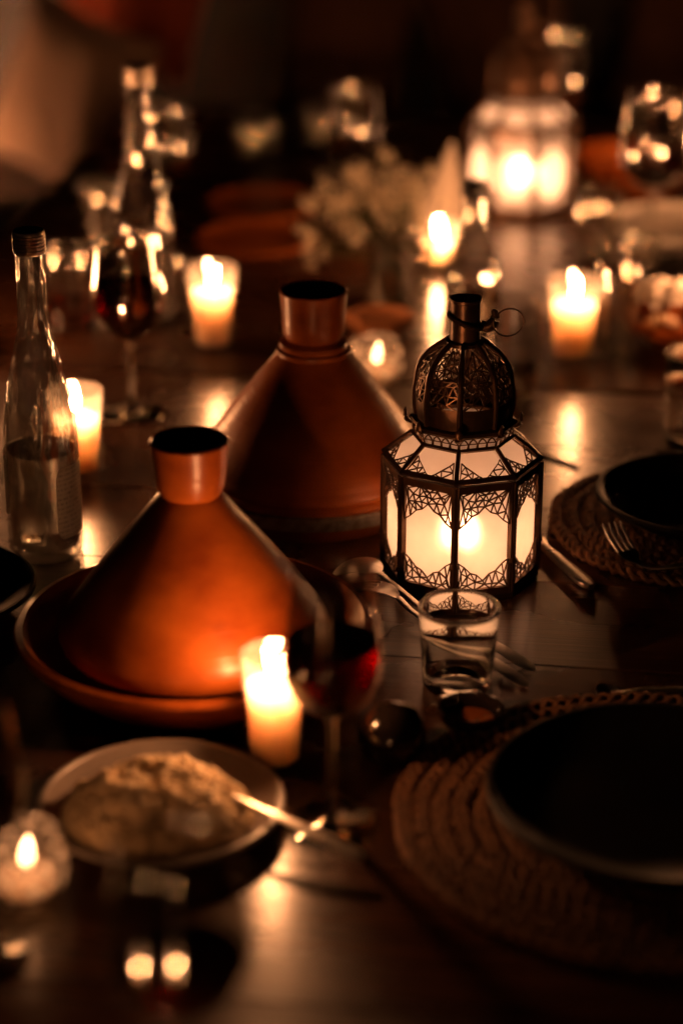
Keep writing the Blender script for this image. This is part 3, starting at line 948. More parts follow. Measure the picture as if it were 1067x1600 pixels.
tumbler('clear tumbler to the right of the right hand candle', (0.329, 2.562), 0.0245, 0.027, 0.105)
tumbler('amber filled tumbler at the left, behind the water bottle neck', (-0.335, 2.64), 0.028, 0.033, 0.105, 'glass', 0.010, 'whisky', 0.036)
tumbler('slim tumbler between the far wine glass and the left candle', (-0.207, 2.68), 0.014, 0.016, 0.085)
tumbler('squat tumbler far back, left of the pair behind the plates', (-0.129, 3.43), 0.034, 0.042, 0.072)
tumbler('squat tumbler far back, right of the pair near the flowers', (-0.028, 3.50), 0.034, 0.042, 0.074)
tumbler('clear tumbler right of the far lantern, before the wine glass', (0.340, 2.90), 0.028, 0.034, 0.105)
tumbler('small tumbler in front of the white napkin plate at right', (0.384, 2.80), 0.023, 0.027, 0.070)

def wine_glass(label, loc, h, rbowl, rrim, zb, zmax, fill_z=None, mat='glass', rfoot=0.035, fill='wine'):
    """zb: bottom of the bowl, zmax: height of the widest point"""
    root = thing('wine_glass', label, 'wine glass', loc, 0, 'stemmed wine glasses')
    def bowl(z):
        if z <= zmax:
            t = (z - zb) / (zmax - zb)
            return rbowl * math.sqrt(max(0, 1 - (1 - t) ** 2)) * 0.98 + 0.002
        t = (z - zmax) / (h - zmax)
        return rbowl + (rrim - rbowl) * smoothstep(0, 1, t) + 0.002 * (1 - t)
    n = 16
    wall = 0.0012
    outer = [(bowl(zb + (h - zb) * (k / n) ** 1.4), zb + (h - zb) * (k / n) ** 1.4) for k in range(1, n + 1)]
    prof = [(0, 0.0006), (rfoot * 0.9, 0), (rfoot, 0.0008), (rfoot * 0.97, 0.0020), (rfoot * 0.5, 0.0036), (0.006, 0.0075), (0.0038, 0.014), (0.0032, zb * 0.5), (0.0036, zb * 0.88), (0.0050, zb - 0.0012), (0, zb - 0.0008)]
    MB().lathe(prof, 40).build('stem_and_foot', MT['refr'], root)
    prof = [(0, zb - 0.0004), (0.0040, zb - 0.0002)] + outer
    inner = [(max(0.0004, r - wall), z + (0.0015 if z < zmax else 0)) for r, z in outer[:-1]][::-1]
    prof += [(rrim - wall * 0.5 + 0.0, h + 0.0006), (rrim - wall, h - 0.0003)] + inner + [(0, zb + 0.0025)]
    MB().lathe(prof, 56).build('bowl', MT[mat], root)
    if fill_z:
        m = MB()
        pr = [(0, zb + 0.004)]
        for k in range(1, 13):
            z = zb + 0.004 + (fill_z - zb - 0.004) * k / 12
            pr.append((max(0.001, bowl(z - 0.0012) - wall - 0.0008), z))
        pr.append((0, fill_z))
        m.lathe(pr, 48).build('wine', MT[fill], root)
    return root
wine_glass('stemmed glass of red wine in front of the near tagine, beside the candle', (-0.007, 1.470), 0.212, 0.0355, 0.0305, 0.098, 0.140, 0.157, 'glass')
wine_glass('stemmed glass of red wine on the left, before the tall bottle', (-0.234, 2.349), 0.198, 0.0385, 0.0335, 0.088, 0.130, 0.150, 'glass', 0.037)
wine_glass('stemmed glass of dark wine at the bottom edge, nearest to the viewer', (-0.093, 1.080), 0.228, 0.0400, 0.0345, 0.116, 0.156, 0.150, 'glass')
wine_glass('wine glass cut by the left edge above the crackle votive', (-0.250, 1.295), 0.200, 0.0385, 0.0320, 0.092, 0.135, 0.128, 'glass')
wine_glass('tall stemmed wine glass at the right edge beyond the tumblers', (0.420, 2.95), 0.225, 0.0450, 0.0400, 0.095, 0.145, 0.135, 'glass', 0.038)
wine_glass('stemmed wine glass behind the left candle, near the terracotta plates', (-0.245, 3.03), 0.190, 0.0420, 0.0370, 0.085, 0.130, None, 'glass', 0.036)

wine_glass('stemmed wine glass behind the flowers, left of the napkin cone', (0.02, 3.16), 0.185, 0.0400, 0.0350, 0.085, 0.125, None, 'glass', 0.035)
wine_glass('stemmed glass right behind the far lantern', (0.335, 3.40), 0.215, 0.0400, 0.0350, 0.095, 0.140, None, 'glass', 0.036)
tumbler('tall tumbler at the far left beside the terracotta plates', (-0.325, 2.93), 0.026, 0.030, 0.110)
tumbler('clear tumbler beside the flower vase, left of the short candle', (0.098, 2.83), 0.023, 0.027, 0.080)

def stemless(label, loc, h, r, rr, fill_z):
    root = thing('stemless_glass', label, 'glass', loc)
    def rad_at(z):
        t = z / h
        return interp([(0, 0.62), (0.06, 0.78), (0.15, 0.90), (0.3, 0.99), (0.42, 1.0), (0.6, 0.97), (0.8, 0.92), (1, rr / r)], t) * r
    wall = 0.0015
    outer = [(rad_at(h * k / 20), h * k / 20) for k in range(21)]
    prof = [(0, 0.001)] + outer + [(rr - wall * .5, h + 0.0006), (rr - wall, h - 0.0003)] + [(x - wall, max(z, 0.006)) for x, z in reversed(outer[2:-1])] + [(0, 0.006)]
    MB().lathe(prof, 56).build('glass_body', MT['glass'], root)
    pr = [(0, 0.0068)] + [(rad_at(z) - wall - 0.0007, z) for z in [0.0075 + (fill_z - 0.0075) * k / 8 for k in range(9)]] + [(0, fill_z)]
    MB().lathe(pr, 48).build('water', MT['water'], root)
stemless('stemless glass with a little water behind the lantern ring', (0.195, 2.395), 0.118, 0.0345, 0.0300, 0.036)

def bottle(label, loc, R, H, body, neck_z, rn, cap_h, cap_mat, glass='glass', water=None, rot=0.0, labels=False, rc=None):
    root = thing('water_bottle', label, 'bottle', loc, rot, 'glass water bottles')
    zc = H - cap_h
    rc = rc or rn * 1.16
    tab = [(0, R * 0.93), (0.006, R), (body, R), (body + (neck_z - body) * 0.18, R * 0.965), (body + (neck_z - body) * 0.42, R * 0.82), (body + (neck_z - body) * 0.68, R * 0.63), (body + (neck_z - body) * 0.86, rn * 1.22), (neck_z, rn * 1.09), (neck_z + (zc - neck_z) * 0.5, rn * 1.0), (zc + 0.002, rn * 0.97)]
    f = lambda z: interp(tab, z)
    zs = [0.0, 0.003, 0.006] + [0.006 + (zc - 0.004) * k / 44 for k in range(1, 45)]
    # smooth the shoulder
    def fs(z):
        if z < body * 0.8:
            return f(z)
        return sum(f(z + d) for d in (-0.012, -0.008, -0.004, 0, 0.004, 0.008, 0.012)) / 7
    outer = [(fs(z), z) for z in zs]
    wall = 0.0028
    prof = [(0, 0.006), (R * 0.55, 0.004), (R * 0.80, 0)] + outer
    prof += [(max(0.004, r - wall), max(z, 0.010)) for r, z in reversed(outer) if z > 0.004] + [(R * 0.5, 0.0125), (0, 0.014)]
    MB().lathe(prof, 64).build('glass_body', MT[glass], root)
    if water:
        pr = [(0, 0.0148), (R * 0.5, 0.0134)] + [(fs(z) - wall - 0.0006, z) for z in [0.0125 + (water - 0.0125) * k / 14 for k in range(15)]] + [(0, water)]
        MB().lathe(pr, 56).build('water', MT['water'], root)
    m = MB()
    cp = [(rc * 0.9, zc - 0.001), (rc, zc)]
    for k in range(5):
        z = zc + cap_h * (0.08 + 0.16 * k)
        cp += [(rc, z), (rc * 1.05, z + cap_h * 0.05), (rc * 1.05, z + cap_h * 0.09), (rc, z + cap_h * 0.13)]
    cp += [(rc, H - 0.0015), (rc * 0.95, H), (0, H)]
    m.lathe(cp, 40).build('screw_cap', cap_mat, root)
    if labels:
        for (a0, a1, z0, z1, ang) in labels:
            n, q = 16, 10
            me = bpy.data.meshes.new('paper_label')
            vs = []; fc = []; uvs = []
            for i in range(n + 1):
                for j in range(q + 1):
                    u = i / n; v = j / q
                    # rounded ends: shrink the height towards the side edges
                    e = min(u, 1 - u) * n / 2.2
                    sh = 0.0 if e >= 1 else (1 - math.sqrt(max(0, 1 - (1 - e) ** 2))) * 0.15
                    vv = sh + v * (1 - 2 * sh)
                    a = a0 + (a1 - a0) * u
                    vs.append(((R + 0.0004) * math.cos(a), (R + 0.0004) * math.sin(a), z0 + (z1 - z0) * vv)); uvs.append((u, vv))
            for i in range(n):
                for j in range(q):
                    a = i * (q + 1) + j
                    fc.append((a, a + q + 1, a + q + 2, a + 1))
            me.from_pydata(vs, [], fc); me.update()
            uvl = me.uv_layers.new(name='UVMap')
            for lp in me.loops:
                uvl.data[lp.index].uv = uvs[lp.vertex_index]
            me.polygons.foreach_set('use_smooth', [True] * len(me.polygons))
            place(me, 'paper_label', MT['label'], root)
    return root
bottle('half full clear water bottle with paper label and metal cap at the left edge', (-0.285, 1.974), 0.0355, 0.322, 0.118, 0.238, 0.0134, 0.021, MT['capmetal'], 'bottle', 0.108, rc=0.0146,
       labels=[(rad(-62), rad(12), 0.026, 0.098, 0), (rad(118), rad(215), 0.045, 0.108, 0)])
bottle('tall clear bottle with a ringed metal cap behind the left wine glass', (-0.243, 2.66), 0.0365, 0.325, 0.115, 0.235, 0.0150, 0.022, MT['capmetal'], 'glass_wavy')
bottle('clear bottle with a small black cap behind the near lantern', (0.158, 2.60), 0.0365, 0.198, 0.075, 0.146, 0.0140, 0.018, MT['blackcap'], 'glass_wavy', 0.06, 0, False, 0.0150)

# ------------------------------------------------------------------ plates, placemats
def plate(label, loc, R, h, mat, cat='plate', group=None, rw=0.016):
    root = thing('plate', label, cat, loc, 0, group)
    m = MB()
    m.lathe([(0, 0.003), (R * 0.60, 0.003), (R * 0.62, 0), (R * 0.68, 0), (R * 0.70, 0.004), (R * 0.90, h * 0.55), (R * 0.985, h * 0.9), (R, h * 0.98), (R - 0.0015, h), (R - 0.005, h - 0.0006), (R * 0.90, h * 0.62 + 0.003), (R * 0.70, 0.0085), (R * 0.5, 0.0070), (0, 0.0070)], 80)
    m.build('plate_body', MT[mat], root)
    m = MB()
    m.lathe([(R - 0.0055, h - 0.0008), (R - 0.004, h + 0.0010), (R - 0.0012, h + 0.0010), (R + 0.0006, h - 0.0006), (R + 0.0004, h - 0.0025), (R - 0.002, h - 0.003)], 80)
    m.build('rim', MT[mat], root)
    return root

def braid_ring_mesh(r, k):
    """one round of plaited seagrass: three strands crossing one another"""
    m = MB()
    n = max(8, round(2 * PI * r / 0.036))
    rng = random.Random(k)
    seg = 8
    for s in range(3):
        ph = s * 2 * PI / 3
        pts = []; rs = []
        tot = n * seg
        for i in range(tot):
            a = 2 * PI * i / tot
            q = a * n + ph
            rr = r + 0.0058 * math.sin(q) + rng.uniform(-.0004, .0004)
            rr += 0.0011 * math.sin(5 * a + k) + 0.0009 * math.sin(13 * a + 2 * k)
            z = 0.0052 + 0.0026 * math.sin(2 * q + 0.8) + rng.uniform(-.0003, .0003)
            pts.append((rr * math.cos(a), rr * math.sin(a), z)); rs.append(0.0031 + rng.uniform(-.0004, .0004))
        m.tube(pts, rs, 6, True)
    me = m.mesh('braid_round', True, 70)
    me.materials.append(MT['straw'])
    return me
RINGS = [(0.004 + 0.0155 * k) for k in range(1, 13)]
BRM = [braid_ring_mesh(r, k) for k, r in enumerate(RINGS)]
def placemat(label, loc, R):
    root = thing('placemat', label, 'placemat', loc, random.uniform(0, 6), 'round woven placemats')
    for r, me in zip(RINGS, BRM):
        if r < R:
            o = bpy.data.objects.new('braid_round', me); COL.objects.link(o); o.parent = root
            o.rotation_euler = (0, 0, random.uniform(0, 6))
    MB().lathe([(0, 0.0004), (R - 0.012, 0.0004), (R - 0.012, 0.0024), (0, 0.0024)], 48).build('backing', MT['straw'], root)
placemat('round woven seagrass placemat under the black plate at lower right', (0.236, 1.474), 0.195)
placemat('round woven seagrass placemat at the right edge beside the near lantern', (0.356, 2.033), 0.150)
plate('black stoneware plate on the lower right placemat', (0.245, 1.478, 0.0075), 0.135, 0.022, 'blackplate', group='black stoneware plates')
plate('black stoneware plate on the right edge placemat with a fork leaning on it', (0.356, 2.045, 0.0075), 0.104, 0.026, 'blackplate', group='black stoneware plates')
plate('black plate cut off by the left edge in front of the water bottle', (-0.382, 1.855), 0.102, 0.022, 'blackplate', group='black stoneware plates')
plate('warm grey plate holding a heap of couscous', (-0.137, 1.478), 0.0935, 0.019, 'greyplate')
plate('terracotta plate behind the left candle, nearer of two', (-0.118, 2.995), 0.083, 0.013, 'clay', group='terracotta plates')
plate('terracotta plate behind the left candle, farther of two', (-0.112, 3.175), 0.085, 0.013, 'clay', group='terracotta plates')
plate('white plate with a napkin on it, far right', (0.47, 3.06), 0.095, 0.018, 'whiteplate')

# couscous heap
def couscous():
    root = thing('couscous_heap', 'heap of golden couscous on the grey plate', 'couscous', (-0.139, 1.466, 0.0072), 0)
    rng = random.Random(5)
    ph = [(rng.uniform(20, 110), rng.uniform(20, 110), rng.uniform(0, 6), rng.uniform(.4, 1)) for _ in range(10)]
    def hgt(x, y):
        r = math.hypot(x / 0.074, y / 0.066)
        b = max(0, 1 - r ** 2.4)
        nz = sum(a * math.sin(kx * x + ky * y + p) for kx, ky, p, a in ph) / 10
        cl = noise.noise(Vector((x * 85, y * 85, 3.1))) + 0.6 * noise.noise(Vector((x * 190, y * 190, 7.7)))
        return max(0.0005, 0.036 * b ** 0.7 + (0.010 * nz + 0.0055 * cl) * smoothstep(0, .3, b) + 0.0005)
    n = 110
    vs = []; fs = []
    R = 0.074
    rows = []
    m = MB()
    prof_r = [k / 44 for k in range(45)]
    for k, t in enumerate(prof_r):
        row = []
        for j in range(n):
            a = 2 * PI * j / n
            x = R * t * math.cos(a); y = R * 0.88 * t * math.sin(a)
            row.append(len(vs)); vs.append((x, y, hgt(x, y)))
        rows.append(row)
    for A, B in zip(rows, rows[1:]):
        for j in range(n):
            i = (j + 1) % n
            fs.append((A[j], B[j], B[i], A[i]))
    m.add(vs, fs)
    m.build('mound', MT['rice'], root, True, 80)
    g = MB()
    for k in range(3400):
        t = math.sqrt(rng.random()); a = rng.uniform(0, 2 * PI)
        x = R * t * math.cos(a); y = R * 0.88 * t * math.sin(a)
        z = hgt(x, y)
        s = rng.uniform(0.0011, 0.0026)
        e = rng.uniform(1.0, 1.7); q = rng.uniform(0, PI)
        c, sn = math.cos(q), math.sin(q)
        pts = []
        for (px, py, pz) in ((1, 0, 0), (-1, 0, 0), (0, 1, 0), (0, -1, 0), (0, 0, 1), (0, 0, -1)):
            px *= s * e; py *= s; pz *= s
            pts.append((x + px * c - py * sn, y + px * sn + py * c, z + pz + s * 0.3))
        g.add(pts, [(0, 2, 4), (2, 1, 4), (1, 3, 4), (3, 0, 4), (2, 0, 5), (1, 2, 5), (3, 1, 5), (0, 3, 5)])
    o = g.build('grains', MT['grain'], root, True, 180)
    o['kind'] = 'stuff'
couscous()

# ------------------------------------------------------------------ cutlery
def frame_of(path, i):
    a = path[max(0, i - 1)]; b = path[min(len(path) - 1, i + 1)]
    t = (b - a).normalized()
    side = t.cross(Vector((0, 0, 1))).normalized()
    up = side.cross(t).normalized()
    return t, side, up

def blade_strip(path, widths, thick, dish=None):
    """a solid strip that follows the path; dish(i) sinks the middle (spoon bowl)"""
    m = MB(); vs = []; fs = []
    K = 7
    n = len(path)
    for lay in (0.5, -0.5):
        for i, p in enumerate(path):
            t, s, u = frame_of(path, i)
            for k in range(K):
                x = k / (K - 1) * 2 - 1
                d = dish(i) * (1 - x * x) if dish else 0
                th = thick[i] if isinstance(thick, list) else thick
                edge = 1 - 0.55 * abs(x) ** 3
                vs.append(p + s * (x * widths[i] / 2) + u * (d + lay * th * edge))
    q = n * K
    for i in range(n - 1):
        for k in range(K - 1):
            a = i * K + k
            fs.append((a, a + K, a + K + 1, a + 1)); fs.append((q + a, q + a + 1, q + a + K + 1, q + a + K))
        a = i * K
        fs.append((a, q + a, q + a + K, a + K))
        a = i * K + K - 1
        fs.append((a, a + K, q + a + K, q + a))
    for k in range(K - 1):
        fs.append((k, k + 1, q + k + 1, q + k))
        a = (n - 1) * K + k
        fs.append((a, q + a, q + a + 1, a + 1))
    m.add(vs, fs)
    return m

def local_path(ctrl, n):
    return spline(ctrl, n)

def spoon(label, ctrl, bowl_share=0.28, wb=0.040, dish_d=-0.008, group='serving and table spoons'):
    """ctrl: points from bowl tip to handle end in table coordinates"""
    c0 = Vector(ctrl[0])
    root = thing('spoon', label, 'spoon', (c0.x, c0.y, 0), 0, group)
    P = [Vector((p[0] - c0.x, p[1] - c0.y, p[2])) for p in ctrl]
    path = spline(P, 60)
    nb = int(60 * bowl_share)
    pb = path[:nb + 1]
    wd = [max(0.002, wb * math.sqrt(max(0, 1 - (2 * (i / nb) ** 0.9 - 1) ** 2))) for i in range(nb)] + [0.006]
    wd = [max(w, 0.006 if i > nb * 0.8 else 0.002) for i, w in enumerate(wd)]
    blade_strip(pb, wd, 0.0016, lambda i: dish_d * math.sin(PI * min(1, i / nb))).build('bowl', MT['steel'], root, True, 60)
    ph = path[nb:]
    nh = len(ph)
    wh = [interp([(0, 0.006), (0.25, 0.0055), (0.6, 0.0090), (0.9, 0.015), (0.97, 0.0125), (1, 0.004)], i / (nh - 1)) for i in range(nh)]
    blade_strip(ph, wh, 0.0022).build('handle', MT['steel'], root, True, 60)

def fork(label, ctrl, group='table forks', head=0.36):
    c0 = Vector(ctrl[0])
    root = thing('fork', label, 'fork', (c0.x, c0.y, 0), 0, group)
    P = [Vector((p[0] - c0.x, p[1] - c0.y, p[2])) for p in ctrl]
    path = spline(P, 64)
    nt_ = int(64 * head * 0.62); nh = int(64 * head)
    for k in range(4):
        off = (k - 1.5) * 0.0062
        pts = []
        for i in range(nt_ + 2):
            t, s, u = frame_of(path, i)
            pts.append(path[i] + s * off)
        rs = [0.0007 + 0.0010 * smoothstep(0, 0.35, i / nt_) for i in range(len(pts))]
        MB().tube(pts, rs, 8, False, 0.75).build('tine', MT['steel'], root)
    pr = path[nt_:nh + 1]
    wr = [interp([(0, 0.0222), (0.45, 0.0215), (0.8, 0.012), (1, 0.0065)], i / (len(pr) - 1)) for i in range(len(pr))]
    blade_strip(pr, wr, 0.0018, lambda i: -0.0012).build('shoulder', MT['steel'], root, True, 60)
    ph = path[nh:]
    wh = [interp([(0, 0.0064), (0.25, 0.0055), (0.6, 0.0095), (0.9, 0.015), (0.97, 0.0125), (1, 0.004)], i / (len(ph) - 1)) for i in range(len(ph))]
    blade_strip(ph, wh, 0.0024).build('handle', MT['steel'], root, True, 60)

def knife(label, a, b, blade_first=True):
    """lying flat from blade tip a to handle end b"""
    a = Vector((a[0], a[1], 0.0022)); b = Vector((b[0], b[1], 0.0042))
    root = thing('knife', label, 'knife', (a.x, a.y, 0), 0, 'table knives')
    A = Vector((0, 0, a.z)); B = Vector((b.x - a.x, b.y - a.y, b.z))
    pth = [A.lerp(B, i / 40) for i in range(41)]
    wbl = [interp([(0, 0.003), (0.12, 0.012), (0.4, 0.0175), (0.9, 0.016), (1, 0.011)], i / 22) for i in range(23)]
    blade_strip(pth[:23], wbl, 0.0016).build('blade', MT['steel'], root, True, 60)
    wh = [interp([(0, 0.010), (0.15, 0.011), (0.8, 0.0165), (0.95, 0.0145), (1, 0.006)], i / 18) for i in range(19)]
    blade_strip(pth[22:], wh, 0.0060).build('handle', MT['steel'], root, True, 60)

spoon('silver serving spoon lying face down before the near lantern', [(-0.012, 1.900, 0.004), (0.004, 1.894, 0.020), (0.026, 1.880, 0.027), (0.050, 1.856, 0.019), (0.085, 1.815, 0.007), (0.130, 1.762, 0.009), (0.166, 1.722, 0.0025)], 0.40, 0.044, 0.004)
fork('silver serving fork lying face down beside the near serving spoon', [(-0.008, 1.866, 0.003), (0.016, 1.856, 0.019), (0.042, 1.840, 0.023), (0.064, 1.815, 0.013), (0.100, 1.767, 0.006), (0.130, 1.728, 0.008), (0.158, 1.692, 0.0025)], head=0.42)
fork('silver fork leaning on the black plate at the right edge', [(0.258, 1.962, 0.036), (0.266, 1.944, 0.023), (0.278, 1.926, 0.0125), (0.293, 1.914, 0.0105), (0.32, 1.908, 0.016), (0.36, 1.900, 0.022), (0.44, 1.884, 0.028)])
knife('silver table knife between the near lantern and right placemat, handle to the viewer', (0.152, 2.095), (0.232, 1.885))
def rod(label, a, b):
    root = thing('rod', label, 'rod', (a[0], a[1], 0))
    A = Vector((0, 0, 0.0016)); B = Vector((b[0] - a[0], b[1] - a[1], 0.0016))
    MB().tube([A, A.lerp(B, 0.04), A.lerp(B, 0.96), B], [0.0004, 0.0015, 0.0015, 0.001], 8).build('stick', MT['benchwood'], root)
    MB().tube([A.lerp(B, 0.88), A.lerp(B, 0.93), A.lerp(B, 0.97)], [0.0017, 0.0034, 0.0017], 8).build('knob', MT['benchwood'], root)
rod('thin dark skewer standing in for a knife edge behind the near lantern', (0.252, 2.184), (0.110, 2.325))  # made-up thin rod, gives the dark line of a knife edge
spoon('silver spoon resting in the couscous, handle over the plate rim', [(-0.105, 1.482, 0.034), (-0.088, 1.472, 0.0285), (-0.066, 1.456, 0.0265), (-0.045, 1.441, 0.0250), (-0.018, 1.423, 0.0215), (0.016, 1.401, 0.0150)], 0.22, 0.026, -0.004)
spoon('silver dessert spoon lying above the lower right placemat', [(0.215, 1.682, 0.004), (0.235, 1.681, 0.002), (0.260, 1.680, 0.006), (0.30, 1.678, 0.006), (0.36, 1.674, 0.003)], 0.26, 0.028, -0.004)

# ------------------------------------------------------------------ little dark pots
def domed_pot(label, loc, r, h):
    root = thing('spice_pot', label, 'pot', loc)
    MB().lathe([(0, 0.001), (r * 0.80, 0), (r * 0.92, 0.003), (r, h * 0.30), (r * 0.985, h * 0.42), (r * 0.9, h * 0.43), (0, h * 0.43)], 48).build('pot_body', MT['blackglaze'], root)
    MB().lathe([(r * 0.96, h * 0.445), (r * 1.0, h * 0.47), (r * 0.96, h * 0.60), (r * 0.83, h * 0.76), (r * 0.58, h * 0.91), (r * 0.25, h * 0.985), (0, h)], 48).build('domed_lid', MT['blackglaze'], root)
domed_pot('small black domed pot between the front wine glass and the tumbler', (0.041, 1.578), 0.0275, 0.046)
def low_bowl(label, loc, r, h):
    root = thing('small_bowl', label, 'bowl', loc)
    MB().lathe([(0, 0.001), (r * 0.6, 0), (r * 0.66, 0.003), (r * 0.92, h * 0.6), (r, h), (r - 0.0025, h + 0.0005), (r * 0.84, h * 0.6), (r * 0.5, 0.006), (0, 0.005)], 48).build('bowl_body', MT['blackglaze'], root)
    MB().lathe([(0, 0.0095), (r * 0.70, 0.0095), (r * 0.72, 0.0086)], 40).build('sauce', principled('amber_sauce', (0.25, 0.07, 0.012), 0.12, coat=0.4), root)
low_bowl('small dark bowl of amber sauce in front of the tumbler', (0.106, 1.622), 0.028, 0.020)

# ------------------------------------------------------------------ napkins, bread
def napkin_cone(label, loc, r, h, rot):
    root = thing('napkin', label, 'napkin', loc, rot, 'folded cream napkins')
    m = MB()
    prof = []
    for k in range(15):
        t = k / 14
        prof.append((max(0.003, r * (1 - t) ** 0.85), h * t))
    m.lathe(prof, 60, lambda a, z: 1 + 0.16 * math.sin(5 * a + 2 * z / h) * (1 - 0.3 * z / h) + 0.05 * math.sin(11 * a + 5 * z / h))
    m.v = [(x + 0.05 * h * (z / h) ** 2, y * 0.72, z) for x, y, z in m.v]
    m.build('folded_cone', MT['linen'], root, True, 80)
    f = MB()
    pts = [(r * 1.02 * math.cos(a), r * 0.75 * math.sin(a), 0.004) for a in [2 * PI * k / 40 for k in range(40)]]
    f.tube(pts, 0.0032, 6, True)
    f.build('rolled_hem', MT['linen'], root)
napkin_cone('cream napkin folded into a standing cone left of the far lantern', (0.150, 3.10), 0.036, 0.120, 0.3)

def crumpled(label, loc, w, d, h, rot, seed):
    root = thing('napkin', label, 'napkin', loc, rot, 'folded cream napkins')
    rng = random.Random(seed)
    ph = [(rng.uniform(-4, 4), rng.uniform(-4, 4), rng.uniform(0, 6)) for _ in range(8)]
    n = 24
    for lay, nm in ((0, 'lower_fold'), (1, 'upper_fold')):
        vs = []; fs = []
        for sd in (0, 1):
            for i in range(n + 1):
                for j in range(n + 1):
                    u = i / n * 2 - 1; v = j / n * 2 - 1
                    q = (1 - 0.35 * u * u) * (1 - 0.35 * v * v)
                    z = h * (0.25 + 0.5 * lay) * q + h * 0.16 * sum(math.sin(a * u * 1.7 + b * v * 1.7 + p) for a, b, p in ph) / 3 * q
                    s = 1 - 0.2 * lay
                    vs.append((u * w / 2 * s, v * d / 2 * s, max(0.0006, z + 0.004 - sd * 0.0025)))
        q = (n + 1) ** 2
        for i in range(n):
            for j in range(n):
                a = i * (n + 1) + j
                fs.append((a, a + n + 1, a + n + 2, a + 1)); fs.append((q + a, q + a + 1, q + a + n + 2, q + a + n + 1))
        MB().add(vs, fs).build(nm, MT['linen'], root, True, 80)
crumpled('cream napkin lying on the white plate at the far right', (0.465, 3.06, 0.010), 0.13, 0.09, 0.032, 0.2, 3)
clay_dish('terracotta bread dish at the right edge behind the tumbler', (0.425, 2.600), 0.055, 0.078, 0.030)
crumpled('cream napkin tucked into the bread dish at the right', (0.400, 2.640, 0.032), 0.075, 0.05, 0.036, 0.5, 9)
def bread(label, loc, rx, ry, rz, rot, seed):
    root = thing('bread_piece', label, 'bread', loc, rot, 'pieces of bread')
    rng = random.Random(seed)
    ph = [(rng.randint(1, 5), rng.uniform(20, 90), rng.uniform(0, 6)) for _ in range(6)]
    m = MB()
    prof = [(math.sin(PI * k / 14), -math.cos(PI * k / 14)) for k in range(15)]
    prof[0] = (0, -1); prof[-1] = (0, 1)
    m.lathe(prof, 28, lambda a, z: 1 + 0.035 * sum(math.sin(k * a + f * z * 0.05 + p) for k, f, p in ph))
    m.v = [(x * rx, y * ry, (z + 1) * rz * (0.8 if z < 0 else 1)) for x, y, z in m.v]
    m.build('crust', MT['bread'], root, True, 80)
    c = MB()
    for k in (-1, 0, 1):
        pts = [(k * rx * 0.4 - 0.006 + 0.012 * t, ry * (t * 1.2 - 0.6), 2 * rz * math.sqrt(max(0.05, 1 - (k * .4) ** 2 - (t * 1.2 - .6) ** 2)) * 0.5 + rz * 0.98) for t in [i / 8 for i in range(9)]]
        c.tube(pts, 0.0016, 6)
    c.build('slash', MT['grain'], root)
bread('piece of crusty bread in the terracotta dish, left one', (0.385, 2.572, 0.016), 0.024, 0.018, 0.012, 0.4, 1)
bread('piece of crusty bread in the terracotta dish, right one', (0.443, 2.568, 0.016), 0.028, 0.020, 0.014, -0.3, 2)
plate('dark plate behind the right candle, far right', (0.455, 2.80), 0.088, 0.020, 'blackplate', group='black stoneware plates')

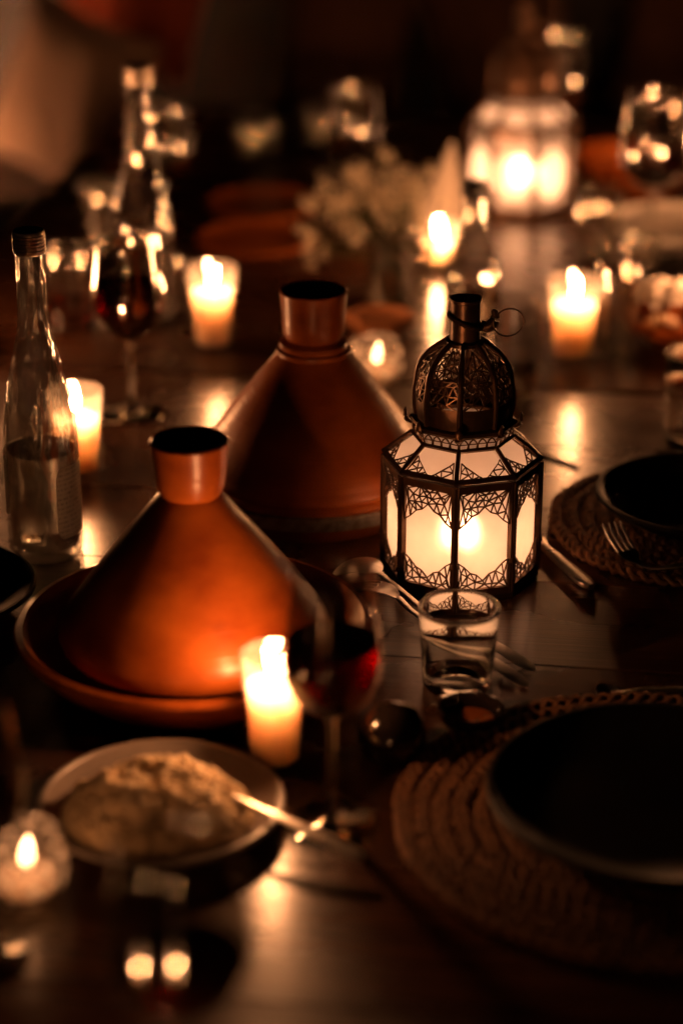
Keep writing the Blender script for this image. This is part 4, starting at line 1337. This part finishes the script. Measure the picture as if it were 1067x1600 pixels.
# ------------------------------------------------------------------ flowers
def vase_and_flowers():
    vl = (0.062, 2.735)
    root = thing('flower_vase', 'clear glass vase of cream flowers behind the tan dish', 'vase', vl)
    R, h = 0.034, 0.105
    MB().lathe([(0, 0.001), (R * 0.8, 0), (R * 0.86, 0.003), (R * 0.9, 0.03), (R * 0.8, 0.07), (R * 0.92, h), (R * 0.92 - 0.001, h + 0.0006), (R * 0.92 - 0.002, h), (R * 0.8 - 0.002, 0.07), (R * 0.9 - 0.002, 0.03), (R * 0.8, 0.009), (0, 0.008)], 48).build('glass_body', MT['glass'], root)
    MB().lathe([(0, 0.0085), (R * 0.78, 0.0095), (R * 0.9 - 0.0028, 0.03), (R * 0.86 - 0.0028, 0.050), (0, 0.050)], 40).build('water', MT['water'], root)
    b = thing('bouquet', 'loose bunch of small cream flowers spilling left out of the glass vase', 'flowers', (vl[0], vl[1], 0.006))
    rng = random.Random(11)
    # a blossom cluster: many small five petalled florets
    cl = MB()
    for k in range(34):
        d = Vector((rng.gauss(0, 1), rng.gauss(0, 1), rng.gauss(0, .8))).normalized() * rng.uniform(0.25, 1) * 0.027
        n = (d + Vector((0, 0, 0.012))).normalized()
        x = n.orthogonal().normalized(); y = n.cross(x)
        s = rng.uniform(0.0026, 0.0046)
        for p in range(5):
            a = 2 * PI * p / 5 + rng.uniform(-.2, .2)
            e = x * math.cos(a) + y * math.sin(a); f = n.cross(e)
            cl.add([d, d + e * s * 0.6 + f * s * 0.38 + n * s * 0.15, d + e * s * 1.1 + n * s * 0.35, d + e * s * 0.6 - f * s * 0.38 + n * s * 0.15], [(0, 1, 2, 3)])
    cm = cl.mesh('blossom_cluster', True, 180); cm.materials.append(MT['petal'])
    lf = MB().add([(0, 0, 0), (0.006, 0.010, 0.002), (0.004, 0.026, 0.003), (0, 0.040, 0), (-0.004, 0.026, 0.003), (-0.006, 0.010, 0.002)], [(0, 1, 5), (1, 2, 4, 5), (2, 3, 4)]).mesh('leaf', True, 180)
    lf.materials.append(MT['leaf'])
    for k in range(64):
        sx = rng.gauss(-0.024, 0.050); sy = rng.gauss(0, 0.036)
        if sx < -0.11 or sx > 0.075:
            sx = rng.uniform(-0.09, 0.05)
        top = Vector((sx, sy, 0.146 + rng.uniform(-0.045, 0.045) - abs(sx) * 0.42))
        base = Vector((rng.uniform(-.016, .016), rng.uniform(-.016, .016), 0.006))
        mid = base.lerp(top, 0.55); mid.x *= 0.45; mid.y *= 0.45; mid.z += 0.01
        if k < 40:
            MB().tube(spline([base, mid, top], 8), 0.0010, 5).build('stem', MT['leaf'], b)
        o = bpy.data.objects.new('blossom_cluster', cm); COL.objects.link(o); o.parent = b
        o.location = top; o.rotation_euler = (rng.uniform(0, 6), rng.uniform(0, 6), rng.uniform(0, 6)); s = rng.uniform(0.35, 0.85); o.scale = (s, s, s)
        if k % 2 == 0:
            l = bpy.data.objects.new('leaf', lf); COL.objects.link(l); l.parent = b
            l.location = base.lerp(top, rng.uniform(.45, .8)); l.rotation_euler = (rng.uniform(-.3, .9), rng.uniform(-.5, .5), rng.uniform(0, 6))
vase_and_flowers()
